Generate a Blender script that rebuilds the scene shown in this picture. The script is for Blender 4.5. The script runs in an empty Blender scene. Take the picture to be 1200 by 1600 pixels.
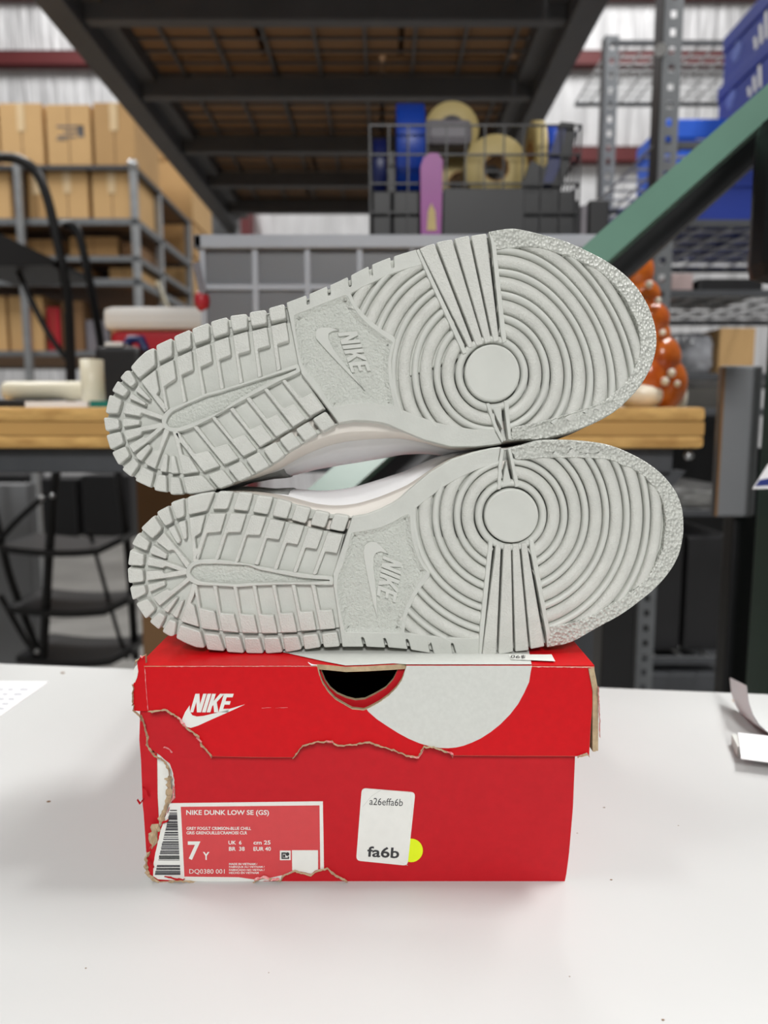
import bpy, bmesh, math, random
import numpy as np
from mathutils import Vector, Matrix
from mathutils.geometry import tessellate_polygon

random.seed(7)
SC = bpy.context.scene
COL = SC.collection

# ------------------------------------------------------------------ camera
F = 1150.0                       # focal length in pixels of the 1200 x 1600 frame
PITCH = math.atan(145.0 / F)
TABLE_Z = 0.90
YB = 0.33                        # front panel of the shoe box
CP, SP = math.cos(PITCH), math.sin(PITCH)
CAM = Vector((0, 0, 0))
def ray(px, py):
    a = (px - 600.0) / F; b = (800.0 - py) / F
    return Vector((a, CP + b * SP, b * CP - SP))
CAM.z = TABLE_Z - ray(560, 1386).z / ray(560, 1386).y * YB
def W(px, py, Y):
    d = ray(px, py)
    return CAM + d * (Y / d.y)
def WZ(px, py, z):
    d = ray(px, py)
    return CAM + d * ((z - CAM.z) / d.z)
cam_d = bpy.data.cameras.new('camera')
cam_d.sensor_fit = 'VERTICAL'; cam_d.sensor_height = 36.0
cam_d.lens = 36.0 * F / 1600.0
cam_d.clip_start = 0.02; cam_d.clip_end = 60
cam_d.dof.use_dof = True
cam_d.dof.focus_distance = 0.345
cam_d.dof.aperture_fstop = 7.4
cam = bpy.data.objects.new('camera', cam_d)
cam.location = CAM
cam.rotation_euler = (math.pi / 2 - PITCH, 0, 0)
COL.objects.link(cam)
SC.camera = cam

# ------------------------------------------------------------------ world, lamps, exposure
world = bpy.data.worlds.new('world'); SC.world = world
world.use_nodes = True
world.node_tree.nodes['Background'].inputs[0].default_value = (1.0, 0.99, 0.97, 1)
world.node_tree.nodes['Background'].inputs[1].default_value = 0.13
SC.view_settings.view_transform = 'Standard'
SC.view_settings.look = 'None'
SC.view_settings.exposure = 0.0
SC.view_settings.gamma = 1.0
SC.view_settings.use_curve_mapping = False
def lamp(x, y, z, power, sx=0.5, sy=1.2):
    l = bpy.data.lights.new('high_bay_lamp', 'AREA')
    l.shape = 'RECTANGLE'; l.size = sx; l.size_y = sy; l.energy = power
    l.color = (1.0, 0.992, 0.975)
    o = bpy.data.objects.new('high_bay_lamp', l)
    o.location = (x, y, z)
    COL.objects.link(o)
    return o
lamp(1.6, 0.65, 4.3, 92, 0.4, 0.8)
lamp(-1.5, 0.1, 4.3, 26, 0.4, 0.8)
lamp(0.2, -3.4, 3.6, 245, 0.6, 2.0)
lamp(-3.0, 2.5, 5.0, 150, 0.6, 2.0)
lamp(3.0, 2.5, 5.0, 110, 0.6, 2.0)
lamp(-2.6, 6.6, 7.4, 210, 0.6, 2.0)
lamp(2.4, 6.6, 7.4, 210, 0.6, 2.0)

# ------------------------------------------------------------------ materials
def lin(c):
    return tuple(((v / 255.0) / 12.92 if v / 255.0 <= 0.04045 else ((v / 255.0 + 0.055) / 1.055) ** 2.4) for v in c)
MATS = {}
def mat(name, rgb, rough=0.5, metal=0.0, var=0.0, vscale=40.0, bump=0.0, bscale=200.0, spec=0.5, trans=0.0,
        stretch=None, kind='noise', alpha=1.0, bdist=0.001, rgb2=None):
    if name in MATS: return MATS[name]
    m = bpy.data.materials.new(name); m.use_nodes = True
    nt = m.node_tree; b = nt.nodes['Principled BSDF']
    c = lin(rgb)
    b.inputs['Base Color'].default_value = (*c, 1)
    b.inputs['Roughness'].default_value = rough
    b.inputs['Metallic'].default_value = metal
    b.inputs['Specular IOR Level'].default_value = spec
    b.inputs['Transmission Weight'].default_value = trans
    b.inputs['Alpha'].default_value = alpha
    tc = nt.nodes.new('ShaderNodeTexCoord'); mp = nt.nodes.new('ShaderNodeMapping')
    nt.links.new(tc.outputs['Object'], mp.inputs['Vector'])
    if stretch: mp.inputs['Scale'].default_value = stretch
    if var > 0:
        n = nt.nodes.new('ShaderNodeTexNoise'); n.inputs['Scale'].default_value = vscale; n.inputs['Detail'].default_value = 5
        nt.links.new(mp.outputs[0], n.inputs['Vector'])
        r = nt.nodes.new('ShaderNodeValToRGB')
        r.color_ramp.elements[0].position = 0.3; r.color_ramp.elements[1].position = 0.7
        c2 = lin(rgb2) if rgb2 else tuple(v * (1 - var) for v in c)
        r.color_ramp.elements[0].color = (*c2, 1)
        r.color_ramp.elements[1].color = (*[min(1, v * (1 + var * 0.3)) for v in c], 1)
        nt.links.new(n.outputs['Fac'], r.inputs['Fac'])
        nt.links.new(r.outputs['Color'], b.inputs['Base Color'])
    if bump > 0:
        if kind == 'voronoi':
            n2 = nt.nodes.new('ShaderNodeTexVoronoi'); out = n2.outputs['Distance']
        else:
            n2 = nt.nodes.new('ShaderNodeTexNoise'); out = n2.outputs['Fac']; n2.inputs['Detail'].default_value = 3
        n2.inputs['Scale'].default_value = bscale
        nt.links.new(mp.outputs[0], n2.inputs['Vector'])
        bp = nt.nodes.new('ShaderNodeBump'); bp.inputs['Strength'].default_value = bump; bp.inputs['Distance'].default_value = bdist
        nt.links.new(out, bp.inputs['Height']); nt.links.new(bp.outputs[0], b.inputs['Normal'])
    MATS[name] = m
    return m

RUB = (198, 200, 194)
M_rub = mat('sole_rubber', RUB, 0.5, var=0.07, vscale=90, bump=0.35, bscale=900, bdist=0.0003)
M_block = mat('tread_rubber', (203, 204, 198), 0.46, var=0.07, vscale=120, bump=0.6, bscale=1300, bdist=0.0006)
M_knurl = mat('knurled_rubber', (202, 204, 197), 0.36, var=0.04, vscale=100, bump=1.0, bscale=620, bdist=0.0015, kind='voronoi')
M_pock = mat('wrinkled_rubber', (196, 199, 192), 0.36, var=0.05, vscale=150, bump=1.0, bscale=800, bdist=0.0011)
M_smooth = mat('smooth_rubber', (201, 203, 197), 0.5, var=0.05, vscale=60, bump=0.1, bscale=300, bdist=0.0002)
M_base = mat('outsole_base_rubber', (194, 196, 190), 0.55, var=0.06, vscale=90, bump=0.3, bscale=800, bdist=0.0003)
M_mid = mat('midsole_foam', (232, 226, 218), 0.55, var=0.04, vscale=60, bump=0.1, bscale=500, bdist=0.0002)
M_leather = mat('white_leather', (236, 236, 238), 0.45, var=0.03, vscale=60, bump=0.2, bscale=700, bdist=0.0002)
M_suede = mat('grey_suede', (150, 152, 150), 0.85, var=0.15, vscale=200, bump=0.4, bscale=1500, bdist=0.0003)
M_lining = mat('grey_lining', (120, 122, 122), 0.9, var=0.1, vscale=200)
M_lace = mat('white_lace', (235, 235, 232), 0.8, var=0.05, vscale=300, bump=0.5, bscale=1200)
M_lid = mat('lid_red_print', (200, 8, 20), 0.42, spec=0.2, var=0.06, vscale=300, bump=0.06, bscale=700, bdist=0.0002)
M_body = mat('body_red_print', (188, 24, 34), 0.45, spec=0.2, var=0.06, vscale=260, bump=0.06, bscale=700, bdist=0.0002)
M_card = mat('torn_cardboard', (186, 164, 132), 0.9, var=0.25, vscale=250, bump=0.6, bscale=600, bdist=0.0006)
M_cardin = mat('box_inside_cardboard', (150, 130, 100), 0.9, var=0.1, vscale=60)
M_white = mat('white_print', (226, 227, 222), 0.45, var=0.03, vscale=200)
M_offw = mat('grey_white_print', (205, 207, 202), 0.5, var=0.05, vscale=500)
M_lablred = mat('label_red_print', (203, 62, 66), 0.42, var=0.05, vscale=200)
M_ink = mat('black_ink', (45, 45, 48), 0.5, var=0.05, vscale=200)
M_ink2 = mat('grey_ink', (95, 95, 100), 0.5, var=0.05, vscale=200)
M_pink = mat('torn_pink_paper', (232, 190, 188), 0.8, var=0.15, vscale=500, rgb2=(214, 90, 96))
M_yellow = mat('yellow_sticker', (222, 240, 0), 0.45, var=0.03, vscale=200)
M_table = mat('white_laminate', (194, 195, 194), 0.5, spec=0.25, var=0.03, vscale=6, bump=0.03, bscale=90, bdist=0.0003)
M_dark = mat('dark_grey_steel', (74, 76, 80), 0.5, 0.2, var=0.15, vscale=20, bump=0.05, bscale=90)
M_beam = mat('charcoal_steel', (86, 86, 88), 0.55, 0.2, var=0.15, vscale=10)
M_black = mat('black_steel', (26, 26, 28), 0.4, 0.2, var=0.2, vscale=20)
M_blackp = mat('black_plastic', (24, 24, 27), 0.45, var=0.2, vscale=20)
M_green = mat('green_painted_steel', (88, 124, 108), 0.3, 0.0, var=0.06, vscale=14, bump=0.05, bscale=60)
M_dgreen = mat('dark_green_painted_steel', (52, 78, 66), 0.4, 0.0, var=0.1, vscale=14)
M_galv = mat('galvanised_steel', (170, 172, 174), 0.38, 0.7, var=0.2, vscale=14)
M_zinc = mat('grey_zinc_steel', (118, 121, 124), 0.5, 0.4, var=0.15, vscale=25)
M_chrome = mat('chrome_wire', (190, 192, 194), 0.3, 0.8, var=0.05, vscale=20)
M_osb = mat('particle_board', (214, 172, 104), 0.75, var=0.25, vscale=55, bump=0.5, bscale=160, stretch=(0.5, 1, 1.6), rgb2=(172, 128, 68))
M_osbmid = mat('particle_board_core', (196, 152, 88), 0.8, var=0.12, vscale=20, stretch=(0.25, 1, 2))
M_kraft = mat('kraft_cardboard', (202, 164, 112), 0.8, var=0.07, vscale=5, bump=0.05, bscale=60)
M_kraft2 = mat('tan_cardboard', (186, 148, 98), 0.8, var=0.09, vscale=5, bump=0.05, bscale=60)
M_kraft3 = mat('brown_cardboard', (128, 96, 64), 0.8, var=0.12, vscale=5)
M_tape = mat('clear_packing_tape', (222, 196, 156), 0.2, var=0.05, vscale=20)
M_wall = mat('white_insulation_sheet', (222, 222, 224), 0.45, var=0.1, vscale=3, stretch=(3, 1, 0.35), bump=0.8, bscale=2.2, bdist=0.15)
M_red = mat('oxide_red_steel', (104, 40, 42), 0.6, var=0.1, vscale=5)
M_floor = mat('concrete', (146, 144, 140), 0.6, var=0.18, vscale=3, bump=0.1, bscale=60)
M_clear = mat('frosted_clear_plastic', (158, 160, 165), 0.3, trans=0.5, var=0.03, vscale=10, bump=0.05, bscale=30)
M_clearrim = mat('clear_plastic_rim', (176, 180, 188), 0.3, trans=0.0, var=0.03, vscale=10)
M_blue = mat('blue_tape', (20, 66, 170), 0.4, var=0.1, vscale=20)
M_navy = mat('navy_plastic', (16, 30, 88), 0.4, var=0.1, vscale=20)
M_cream = mat('cream_masking_tape', (206, 186, 128), 0.6, var=0.08, vscale=30)
M_purple = mat('purple_plastic', (150, 52, 146), 0.4, var=0.08, vscale=20)
M_dpurple = mat('dark_purple_plastic', (84, 30, 110), 0.4, var=0.1, vscale=20)
M_greyp = mat('grey_plastic', (120, 116, 122), 0.5, var=0.08, vscale=20)
M_pvc = mat('ivory_pipe_plastic', (222, 214, 190), 0.4, var=0.04, vscale=10)
M_coolred = mat('red_cooler_plastic', (178, 34, 46), 0.4, var=0.06, vscale=10)
M_coolw = mat('white_cooler_plastic', (226, 224, 220), 0.4, var=0.04, vscale=10)
M_teal = mat('teal_card', (0, 118, 108), 0.5, var=0.05, vscale=10)
M_paper = mat('white_paper', (236, 236, 238), 0.7, var=0.02, vscale=10)
M_bluebox = mat('blue_shoe_box_print', (28, 92, 206), 0.4, var=0.05, vscale=10)
M_navybox = mat('dark_blue_shoe_box_print', (28, 52, 140), 0.4, var=0.08, vscale=10)
M_orange = mat('orange_glazed_ceramic', (206, 112, 36), 0.18, var=0.35, vscale=22, rgb2=(168, 72, 24))
M_ivory = mat('ivory_glazed_ceramic', (232, 224, 206), 0.3, var=0.06, vscale=30, bump=0.4, bscale=120)
M_pack = mat('clear_bag_plastic', (170, 172, 178), 0.15, var=0.6, vscale=14, rgb2=(24, 24, 28), bump=0.8, bscale=18, bdist=0.02)
M_tray = mat('brushed_tray_steel', (120, 118, 114), 0.35, 0.8, var=0.1, vscale=20)
M_greypanel = mat('grey_panel_steel', (126, 128, 131), 0.5, 0.1, var=0.06, vscale=10)
M_pinkbox = mat('dusty_pink_card', (190, 168, 166), 0.7, var=0.05, vscale=10)
M_faint = mat('faint_print', (168, 170, 178), 0.7, var=0.05, vscale=40)
M_paleblue = mat('pale_blue_print', (92, 110, 178), 0.5, var=0.05, vscale=40)
M_printblue = mat('blue_ink', (26, 44, 118), 0.5, var=0.05, vscale=40)
M_film = mat('wrinkled_grey_film', (140, 140, 138), 0.3, var=0.5, vscale=22, rgb2=(60, 60, 60), bump=0.9, bscale=25, bdist=0.02, stretch=(0.6, 1, 2.2))

# ------------------------------------------------------------------ builders
def setp(o, label=None, cat=None, group=None, kind=None):
    if label: o['label'] = label
    if cat: o['category'] = cat
    if group: o['group'] = group
    if kind: o['kind'] = kind
    return o
def thing(name, label, cat, loc, group=None):
    o = bpy.data.objects.new(name, None); o.empty_display_size = 0.02
    o.location = loc
    COL.objects.link(o)
    return setp(o, label, cat, group)
def origin(parent):
    p = Vector((0, 0, 0)); q = parent
    while q is not None:
        p += q.location; q = q.parent
    return p
class B:
    """Collects geometry in world coordinates; build() links it as one mesh object."""
    def __init__(s): s.v = []; s.f = []; s.mi = []; s.sm = []
    def add(s, vs, fs, mi=0, smooth=False):
        k = len(s.v); s.v += [Vector(v) for v in vs]
        for f in fs:
            s.f.append([i + k for i in f]); s.mi.append(mi); s.sm.append(smooth)
        return s
    def box(s, x0, x1, y0, y1, z0, z1, bev=0.0, mi=0, rotz=0.0):
        bm = bmesh.new(); bmesh.ops.create_cube(bm, size=1)
        bmesh.ops.scale(bm, vec=(abs(x1 - x0), abs(y1 - y0), abs(z1 - z0)), verts=bm.verts)
        if bev: bmesh.ops.bevel(bm, geom=list(bm.edges), offset=bev, segments=2, affect='EDGES', profile=0.6)
        R = Matrix.Rotation(rotz, 3, 'Z'); c = Vector(((x0 + x1) / 2, (y0 + y1) / 2, (z0 + z1) / 2))
        bm.verts.index_update()
        s.add([R @ v.co + c for v in bm.verts], [[v.index for v in f.verts] for f in bm.faces], mi)
        bm.free(); return s
    def bar(s, a, b, w, h, up=(0, 0, 1), mi=0):
        a = Vector(a); b = Vector(b); d = (b - a).normalized()
        r = d.cross(Vector(up)); r = r.normalized() if r.length > 1e-6 else Vector((1, 0, 0))
        u = r.cross(d).normalized()
        vs = [p + r * (w / 2 * i) + u * (h / 2 * j) for p in (a, b) for i, j in ((-1, -1), (1, -1), (1, 1), (-1, 1))]
        return s.add(vs, [(0, 1, 2, 3), (7, 6, 5, 4), (0, 4, 5, 1), (1, 5, 6, 2), (2, 6, 7, 3), (3, 7, 4, 0)], mi)
    def tube(s, pts, rad, n=8, mi=0, cap=True):
        pts = [Vector(p) for p in pts]; rings = []; ref = None
        for i, p in enumerate(pts):
            d = (pts[min(i + 1, len(pts) - 1)] - pts[max(i - 1, 0)]).normalized()
            if ref is None:
                ref = Vector((0, 0, 1)) if abs(d.z) < 0.9 else Vector((1, 0, 0))
            u = (ref - d * ref.dot(d)).normalized(); w = d.cross(u); ref = u
            r = rad[i] if isinstance(rad, (list, tuple)) else rad
            rings.append([p + (u * math.cos(2 * math.pi * k / n) + w * math.sin(2 * math.pi * k / n)) * r for k in range(n)])
        vs = [q for rg in rings for q in rg]; fs = []
        for i in range(len(rings) - 1):
            for k in range(n):
                fs.append((i * n + k, i * n + (k + 1) % n, (i + 1) * n + (k + 1) % n, (i + 1) * n + k))
        s.add(vs, fs, mi, True)
        if cap:
            s.add(rings[0], [list(range(n))[::-1]], mi); s.add(rings[-1], [list(range(n))], mi)
        return s
    def lathe(s, prof, c, axis='Z', n=24, mi=0, sx=1.0):
        """prof: list of (radius, height)."""
        vs = []
        for r, h in prof:
            for k in range(n):
                a = 2 * math.pi * k / n; u, w = r * math.cos(a), r * math.sin(a) * sx
                p = {'Z': (u, w, h), 'X': (h, u, w), 'Y': (u, h, w)}[axis]
                vs.append(Vector(p) + Vector(c))
        fs = [(i * n + k, i * n + (k + 1) % n, (i + 1) * n + (k + 1) % n, (i + 1) * n + k) for i in range(len(prof) - 1) for k in range(n)]
        return s.add(vs, fs, mi, True)
    def ball(s, c, r, sc=(1, 1, 1), mi=0, u=14, v=9):
        prof = [(math.sin(math.pi * i / v), -math.cos(math.pi * i / v)) for i in range(v + 1)]
        vs = [Vector(c) + Vector((p[0] * math.cos(2 * math.pi * k / u) * r * sc[0], p[0] * math.sin(2 * math.pi * k / u) * r * sc[1], p[1] * r * sc[2])) for p in prof for k in range(u)]
        fs = [(i * u + k, i * u + (k + 1) % u, (i + 1) * u + (k + 1) % u, (i + 1) * u + k) for i in range(v) for k in range(u)]
        return s.add(vs, fs, mi, True)
    def build(s, name, mats, parent=None, bev=0):
        if not isinstance(mats, (list, tuple)): mats = [mats]
        off = origin(parent) if parent else Vector((0, 0, 0))
        me = bpy.data.meshes.new(name)
        me.from_pydata([tuple(v - off) for v in s.v], [], s.f)
        for m in mats: me.materials.append(m)
        me.polygons.foreach_set('material_index', s.mi)
        me.polygons.foreach_set('use_smooth', s.sm)
        me.update()
        bm = bmesh.new(); bm.from_mesh(me)
        bmesh.ops.recalc_face_normals(bm, faces=bm.faces)
        bm.to_mesh(me); bm.free()
        o = bpy.data.objects.new(name, me)
        COL.objects.link(o)
        if parent: o.parent = parent
        return o
    def solo(s, name, mats, label, cat, group=None, kind=None):
        """a top-level thing that is one mesh: origin at the middle of its base"""
        lo = Vector([min(v[i] for v in s.v) for i in range(3)]); hi = Vector([max(v[i] for v in s.v) for i in range(3)])
        base = Vector(((lo.x + hi.x) / 2, (lo.y + hi.y) / 2, lo.z))
        s.v = [v - base for v in s.v]
        o = s.build(name, mats); o.location = base
        return setp(o, label, cat, group, kind)

def area2(p): return sum(p[i][0] * p[(i + 1) % len(p)][1] - p[(i + 1) % len(p)][0] * p[i][1] for i in range(len(p)))
def ccw(p): return list(p) if area2(p) > 0 else list(p)[::-1]
def rounded(p, r, n=3):
    out = []; N = len(p)
    for i in range(N):
        a = Vector(p[i - 1]); b = Vector(p[i]); c = Vector(p[(i + 1) % N])
        la, lc = (a - b).length, (c - b).length
        if la < 1e-6 or lc < 1e-6: continue
        k = min(r, la * 0.45, lc * 0.45)
        s, e = b + (a - b) / la * k, b + (c - b) / lc * k
        for j in range(n + 1):
            t = j / n
            out.append(tuple(s * (1 - t) ** 2 + b * 2 * t * (1 - t) + e * t ** 2))
    return out
def dense(p, step, closed=True):
    out = []; N = len(p)
    for i in range(N if closed else N - 1):
        a = Vector(p[i]); b = Vector(p[(i + 1) % N]); k = max(1, int((b - a).length / step))
        out += [tuple(a + (b - a) * (j / k)) for j in range(k)]
    if not closed: out.append(tuple(p[-1]))
    return out
def smooth_loop(p, it=2):
    for _ in range(it):
        p = [((p[i - 1][0] + 2 * p[i][0] + p[(i + 1) % len(p)][0]) / 4, (p[i - 1][1] + 2 * p[i][1] + p[(i + 1) % len(p)][1]) / 4) for i in range(len(p))]
    return p
def inset(p, d):
    """offset a counter-clockwise loop inwards by d"""
    out = []; N = len(p)
    for i in range(N):
        a = Vector(p[i - 1]); b = Vector(p[i]); c = Vector(p[(i + 1) % N])
        e1 = (b - a); e2 = (c - b)
        if e1.length < 1e-9: e1 = e2
        if e2.length < 1e-9: e2 = e1
        n1 = Vector((-e1.y, e1.x)).normalized(); n2 = Vector((-e2.y, e2.x)).normalized()
        m = n1 + n2
        if m.length < 1e-6: m = n1
        m.normalize(); k = d / max(0.5, m.dot(n1))
        out.append(tuple(b + m * k))
    return out
def slab(bd, loops, h0, h1, bev, P, mi=0, mside=None, draft=0.0):
    """loops[0] outline, others holes; P(x, y, h) -> world.  Raised plate with a bevelled rim."""
    mside = mi if mside is None else mside
    caps = []; caps_idx = []; base = len(bd.v); cnt = 0; vs = []; fs = []
    for li, lp in enumerate(loops):
        lp = ccw(lp)
        if li: lp = lp[::-1]
        N = len(lp)
        rings = [(inset(lp, -draft) if draft else lp, h0), (lp, h1 - bev[1]), (inset(lp, bev[0] * 0.35), h1 - bev[1] * 0.3), (inset(lp, bev[0]), h1)] if bev else [(lp, h0), (lp, h1)]
        st = len(vs)
        for r, h in rings: vs += [P(q[0], q[1], h) for q in r]
        for k in range(len(rings) - 1):
            for i in range(N):
                fs.append((st + k * N + i, st + k * N + (i + 1) % N, st + (k + 1) * N + (i + 1) % N, st + (k + 1) * N + i))
        caps.append([Vector((q[0], q[1], 0)) for q in rings[-1][0]])
        caps_idx += [st + (len(rings) - 1) * N + i for i in range(N)]
    bd.add(vs, fs, mside)
    tris = tessellate_polygon(caps)
    k0 = len(bd.v) - len(vs)
    for t in tris:
        bd.f.append([k0 + caps_idx[i] for i in t]); bd.mi.append(mi); bd.sm.append(False)
    return bd
_TXT = {}
def text_geo(txt, bold=False):
    key = (txt, bold)
    if key in _TXT: return _TXT[key]
    c = bpy.data.curves.new('txt', 'FONT'); c.body = txt; c.resolution_u = 3
    if bold: c.offset = 0.022
    o = bpy.data.objects.new('txt', c); COL.objects.link(o)
    dg = bpy.context.evaluated_depsgraph_get()
    me = bpy.data.meshes.new_from_object(o.evaluated_get(dg))
    vs = [(v.co.x, v.co.y) for v in me.vertices]; fs = [list(p.vertices) for p in me.polygons]
    bpy.data.objects.remove(o); bpy.data.curves.remove(c); bpy.data.meshes.remove(me)
    x0 = min(v[0] for v in vs); x1 = max(v[0] for v in vs); y0 = min(v[1] for v in vs); y1 = max(v[1] for v in vs)
    vs = [((x - x0) / (x1 - x0), (y - y0) / (y1 - y0)) for x, y in vs]
    _TXT[key] = (vs, fs)
    return _TXT[key]
def put_text(bd, txt, quad, P, h, bold=False, mi=0):
    """quad: (left, top, right, bottom) in photo pixels, or three points origin / end of baseline / top of first letter"""
    vs, fs = text_geo(txt, bold)
    if not isinstance(quad[0], (tuple, list)):
        l, t, r, b = quad; quad = ((l, b), (r, b), (l, t))
    o, a, u = [Vector(q) for q in quad]
    bd.add([P(*(o + (a - o) * x + (u - o) * y), h) for x, y in vs], fs, mi)
LETTERS = [(0.0, [(0,0),(0,1),(.22,1),(.42,.42),(.42,1),(.6,1),(.6,0),(.38,0),(.18,.58),(.18,0)]),
           (0.65, [(0,0),(0,1),(.2,1),(.2,0)]),
           (0.9, [(0,0),(0,1),(.2,1),(.2,.6),(.42,1),(.66,1),(.38,.55),(.64,0),(.41,0),(.25,.4),(.2,.33),(.2,0)]),
           (1.54, [(0,0),(0,1),(.52,1),(.52,.82),(.2,.82),(.2,.6),(.48,.6),(.48,.42),(.2,.42),(.2,.18),(.52,.18),(.52,0)])]
def logo_letters(org, end, top):
    o, a, u = Vector(org), Vector(end), Vector(top)
    res = []
    for x0, poly in LETTERS:
        res.append([tuple(o + (a - o) * ((x + x0) / 2.06) + (u - o) * y) for x, y in poly])
    return res
def ragged(p, amp, step, seed):
    rnd = random.Random(seed); q = dense(p, step, closed=False)
    return [q[0]] + [(x + rnd.uniform(-amp, amp), y + rnd.uniform(-amp, amp)) for x, y in q[1:-1]] + [q[-1]]
def conv(o, s, pts): return [(o[0] + u / s, o[1] + v / s) for u, v in pts]

# ------------------------------------------------------------------ the warehouse shell
b = B(); b.box(-9, 9, -6, 9.2, -0.1, 0.0)
setp(b.build('floor', M_floor), 'grey concrete warehouse floor behind the white table', None, None, 'structure')
WALL_Y = 9.0
b = B(); b.box(-9, 9, WALL_Y, WALL_Y + 0.15, 0, 8.0)
wall = setp(b.build('wall_back', M_wall), 'white sheeted insulation wall behind the racks', None, None, 'structure')
for py0, py1 in ((-32, -6), (78, 102), (228, 253)):
    za, zb = W(600, py1, WALL_Y - 0.1).z, W(600, py0, WALL_Y - 0.1).z
    g = B()
    g.box(-9, 9, WALL_Y - 0.1, WALL_Y - 0.09, za, zb)                     # C-section girt: web and two lips
    g.box(-9, 9, WALL_Y - 0.1, WALL_Y, za, za + 0.012); g.box(-9, 9, WALL_Y - 0.1, WALL_Y, zb - 0.012, zb)
    g.build('wall_girt', M_red, wall)
g = B(); xg0, xg1 = W(379, 400, WALL_Y - .2).x, W(394, 400, WALL_Y - .2).x
g.box(xg0, xg1, WALL_Y - 0.3, WALL_Y, 0, W(385, 316, WALL_Y - 0.2).z)
g.build('wall_column', M_red, wall)

# ------------------------------------------------------------------ the white work table
e0, e1 = WZ(0, 1037, TABLE_Z), WZ(1200, 1085, TABLE_Z)
ex = (e1 - e0).normalized(); ey = Vector((ex.y, -ex.x, 0))               # ey points towards the camera
mid_edge = (e0 + e1) / 2
tb = thing('work_table', 'white laminate work table carrying the red shoe box', 'table', (mid_edge + ey * 0.4) * 1.0)
tb.location.z = 0.0
def tpt(a, d, z): return mid_edge + ex * a + ey * d + Vector((0, 0, z - mid_edge.z))
def obox(bd, a0, a1, d0, d1, z0, z1):
    vs = [tpt(a, d, z) for z in (z0, z1) for a, d in ((a0, d0), (a1, d0), (a1, d1), (a0, d1))]
    return bd.add(vs, [(3, 2, 1, 0), (4, 5, 6, 7), (0, 1, 5, 4), (1, 2, 6, 5), (2, 3, 7, 6), (3, 0, 4, 7)])
obox(B(), -0.9, 0.9, 0.0, 0.85, TABLE_Z - 0.028, TABLE_Z).build('tabletop', M_table, tb)
obox(B(), -0.9, 0.9, -0.001, 0.0, TABLE_Z - 0.028, TABLE_Z - 0.001).build('edge_band', M_white, tb)
obox(B(), -0.84, 0.84, 0.04, 0.07, TABLE_Z - 0.1, TABLE_Z - 0.028).build('apron', M_dark, tb)
obox(B(), -0.84, 0.84, 0.78, 0.81, TABLE_Z - 0.1, TABLE_Z - 0.028).build('apron', M_dark, tb)
for a in (-0.84, 0.8):
    for d in (0.03, 0.78):
        obox(B(), a, a + 0.04, d, d + 0.04, 0, TABLE_Z - 0.028).build('leg', M_dark, tb)

# sheet of paper on the left of the table
def flat_sheet(px, z, thick=0.0006):
    bd = B(); pts = [WZ(x, y, z) for x, y in px]
    n = len(pts)
    bd.add(pts + [p + Vector((0, 0, thick)) for p in pts], [list(range(n))[::-1], list(range(n, 2 * n))] + [(i, (i + 1) % n, n + (i + 1) % n, n + i) for i in range(n)])
    return bd
sh = flat_sheet([(-130, 1064), (76, 1066), (-6, 1124), (-210, 1180)], TABLE_Z + 0.0002)
base = WZ(-10, 1100, TABLE_Z)
pt = thing('paper_sheet', 'printed white sheet of paper lying beside the red box on the table', 'paper', base)
sh.build('sheet', M_paper, pt)
tx = B()
for r in range(6):
    y = 1076 + r * 7.5
    for k in range(7):
        x0 = -70 + k * 17 - r * 9 + random.uniform(-2, 2); x1 = x0 + random.uniform(8, 14)
        if x1 > 66 - r * 10: continue
        q = [WZ(x0, y, TABLE_Z + 0.001), WZ(x1, y, TABLE_Z + 0.001), WZ(x1 - 2, y + 2.4, TABLE_Z + 0.001), WZ(x0 - 2, y + 2.4, TABLE_Z + 0.001)]
        tx.add(q, [(0, 1, 2, 3)])
tx.build('print_lines', M_faint, pt)

# curled white paper strip and its backing on the right
ct = thing('curled_paper', 'curled strip of white paper standing at the table\'s right edge', 'paper', WZ(1195, 1180, TABLE_Z))
bd = B(); vs = []; fs = []
prof = [(1166, 1072, .512), (1169, 1098, .507), (1176, 1118, .5), (1186, 1134, .492), (1203, 1148, .48), (1235, 1166, .462), (1280, 1180, .45)]
for x, y, Y in prof:
    p = W(x, y, Y); vs += [p, p + Vector((0.012, 0.05, -0.012))]
for i in range(len(prof) - 1): fs.append((2 * i, 2 * i + 1, 2 * i + 3, 2 * i + 2))
vs2 = [v + Vector((0.0004, 0, 0.0004)) for v in vs]; n = len(vs)
fs2 = [tuple(n + i for i in f[::-1]) for f in fs]
bd.add(vs, fs, 0, True); bd.add(vs2, [tuple(i for i in f[::-1]) for f in fs], 0, True)
bd.build('curl', M_paper, ct)
flat_sheet([(1153, 1146), (1290, 1160), (1300, 1205), (1158, 1186)], TABLE_Z + 0.008).build('sheet', M_paper, ct)
bdp = B(); a = WZ(1160, 1186, TABLE_Z); a2 = WZ(1290, 1200, TABLE_Z)
bdp.bar(a + Vector((0, 0.012, 0.004)), a2 + Vector((0, 0.012, 0.004)), 0.02, 0.0075); bdp.build('pad', M_offw, ct)

# crumbs of paper and grit
for k, (x, y, r) in enumerate([(76, 1253, 2.4), (134, 1513, 1.2), (944, 1262, 1.3), (955, 1375, 1.5), (902, 1302, 1.0), (890, 1526, 1.0), (1036, 1594, 2.0), (420, 1520, .8), (1060, 1290, .8), (1150, 1096, 4.0), (98, 1052, 2.5)]):
    p = WZ(x, y, TABLE_Z); rr = r / F * p.y
    bb = B(); bb.ball(p + Vector((0, 0, rr * 0.35)), rr, (1.5, 0.9, 0.4), u=7, v=5)
    bb.solo('crumb', M_kraft3 if k not in (9,) else M_osb, 'tiny brown crumb lying on the white table', 'crumb', 'crumbs scattered on the white table')
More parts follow.
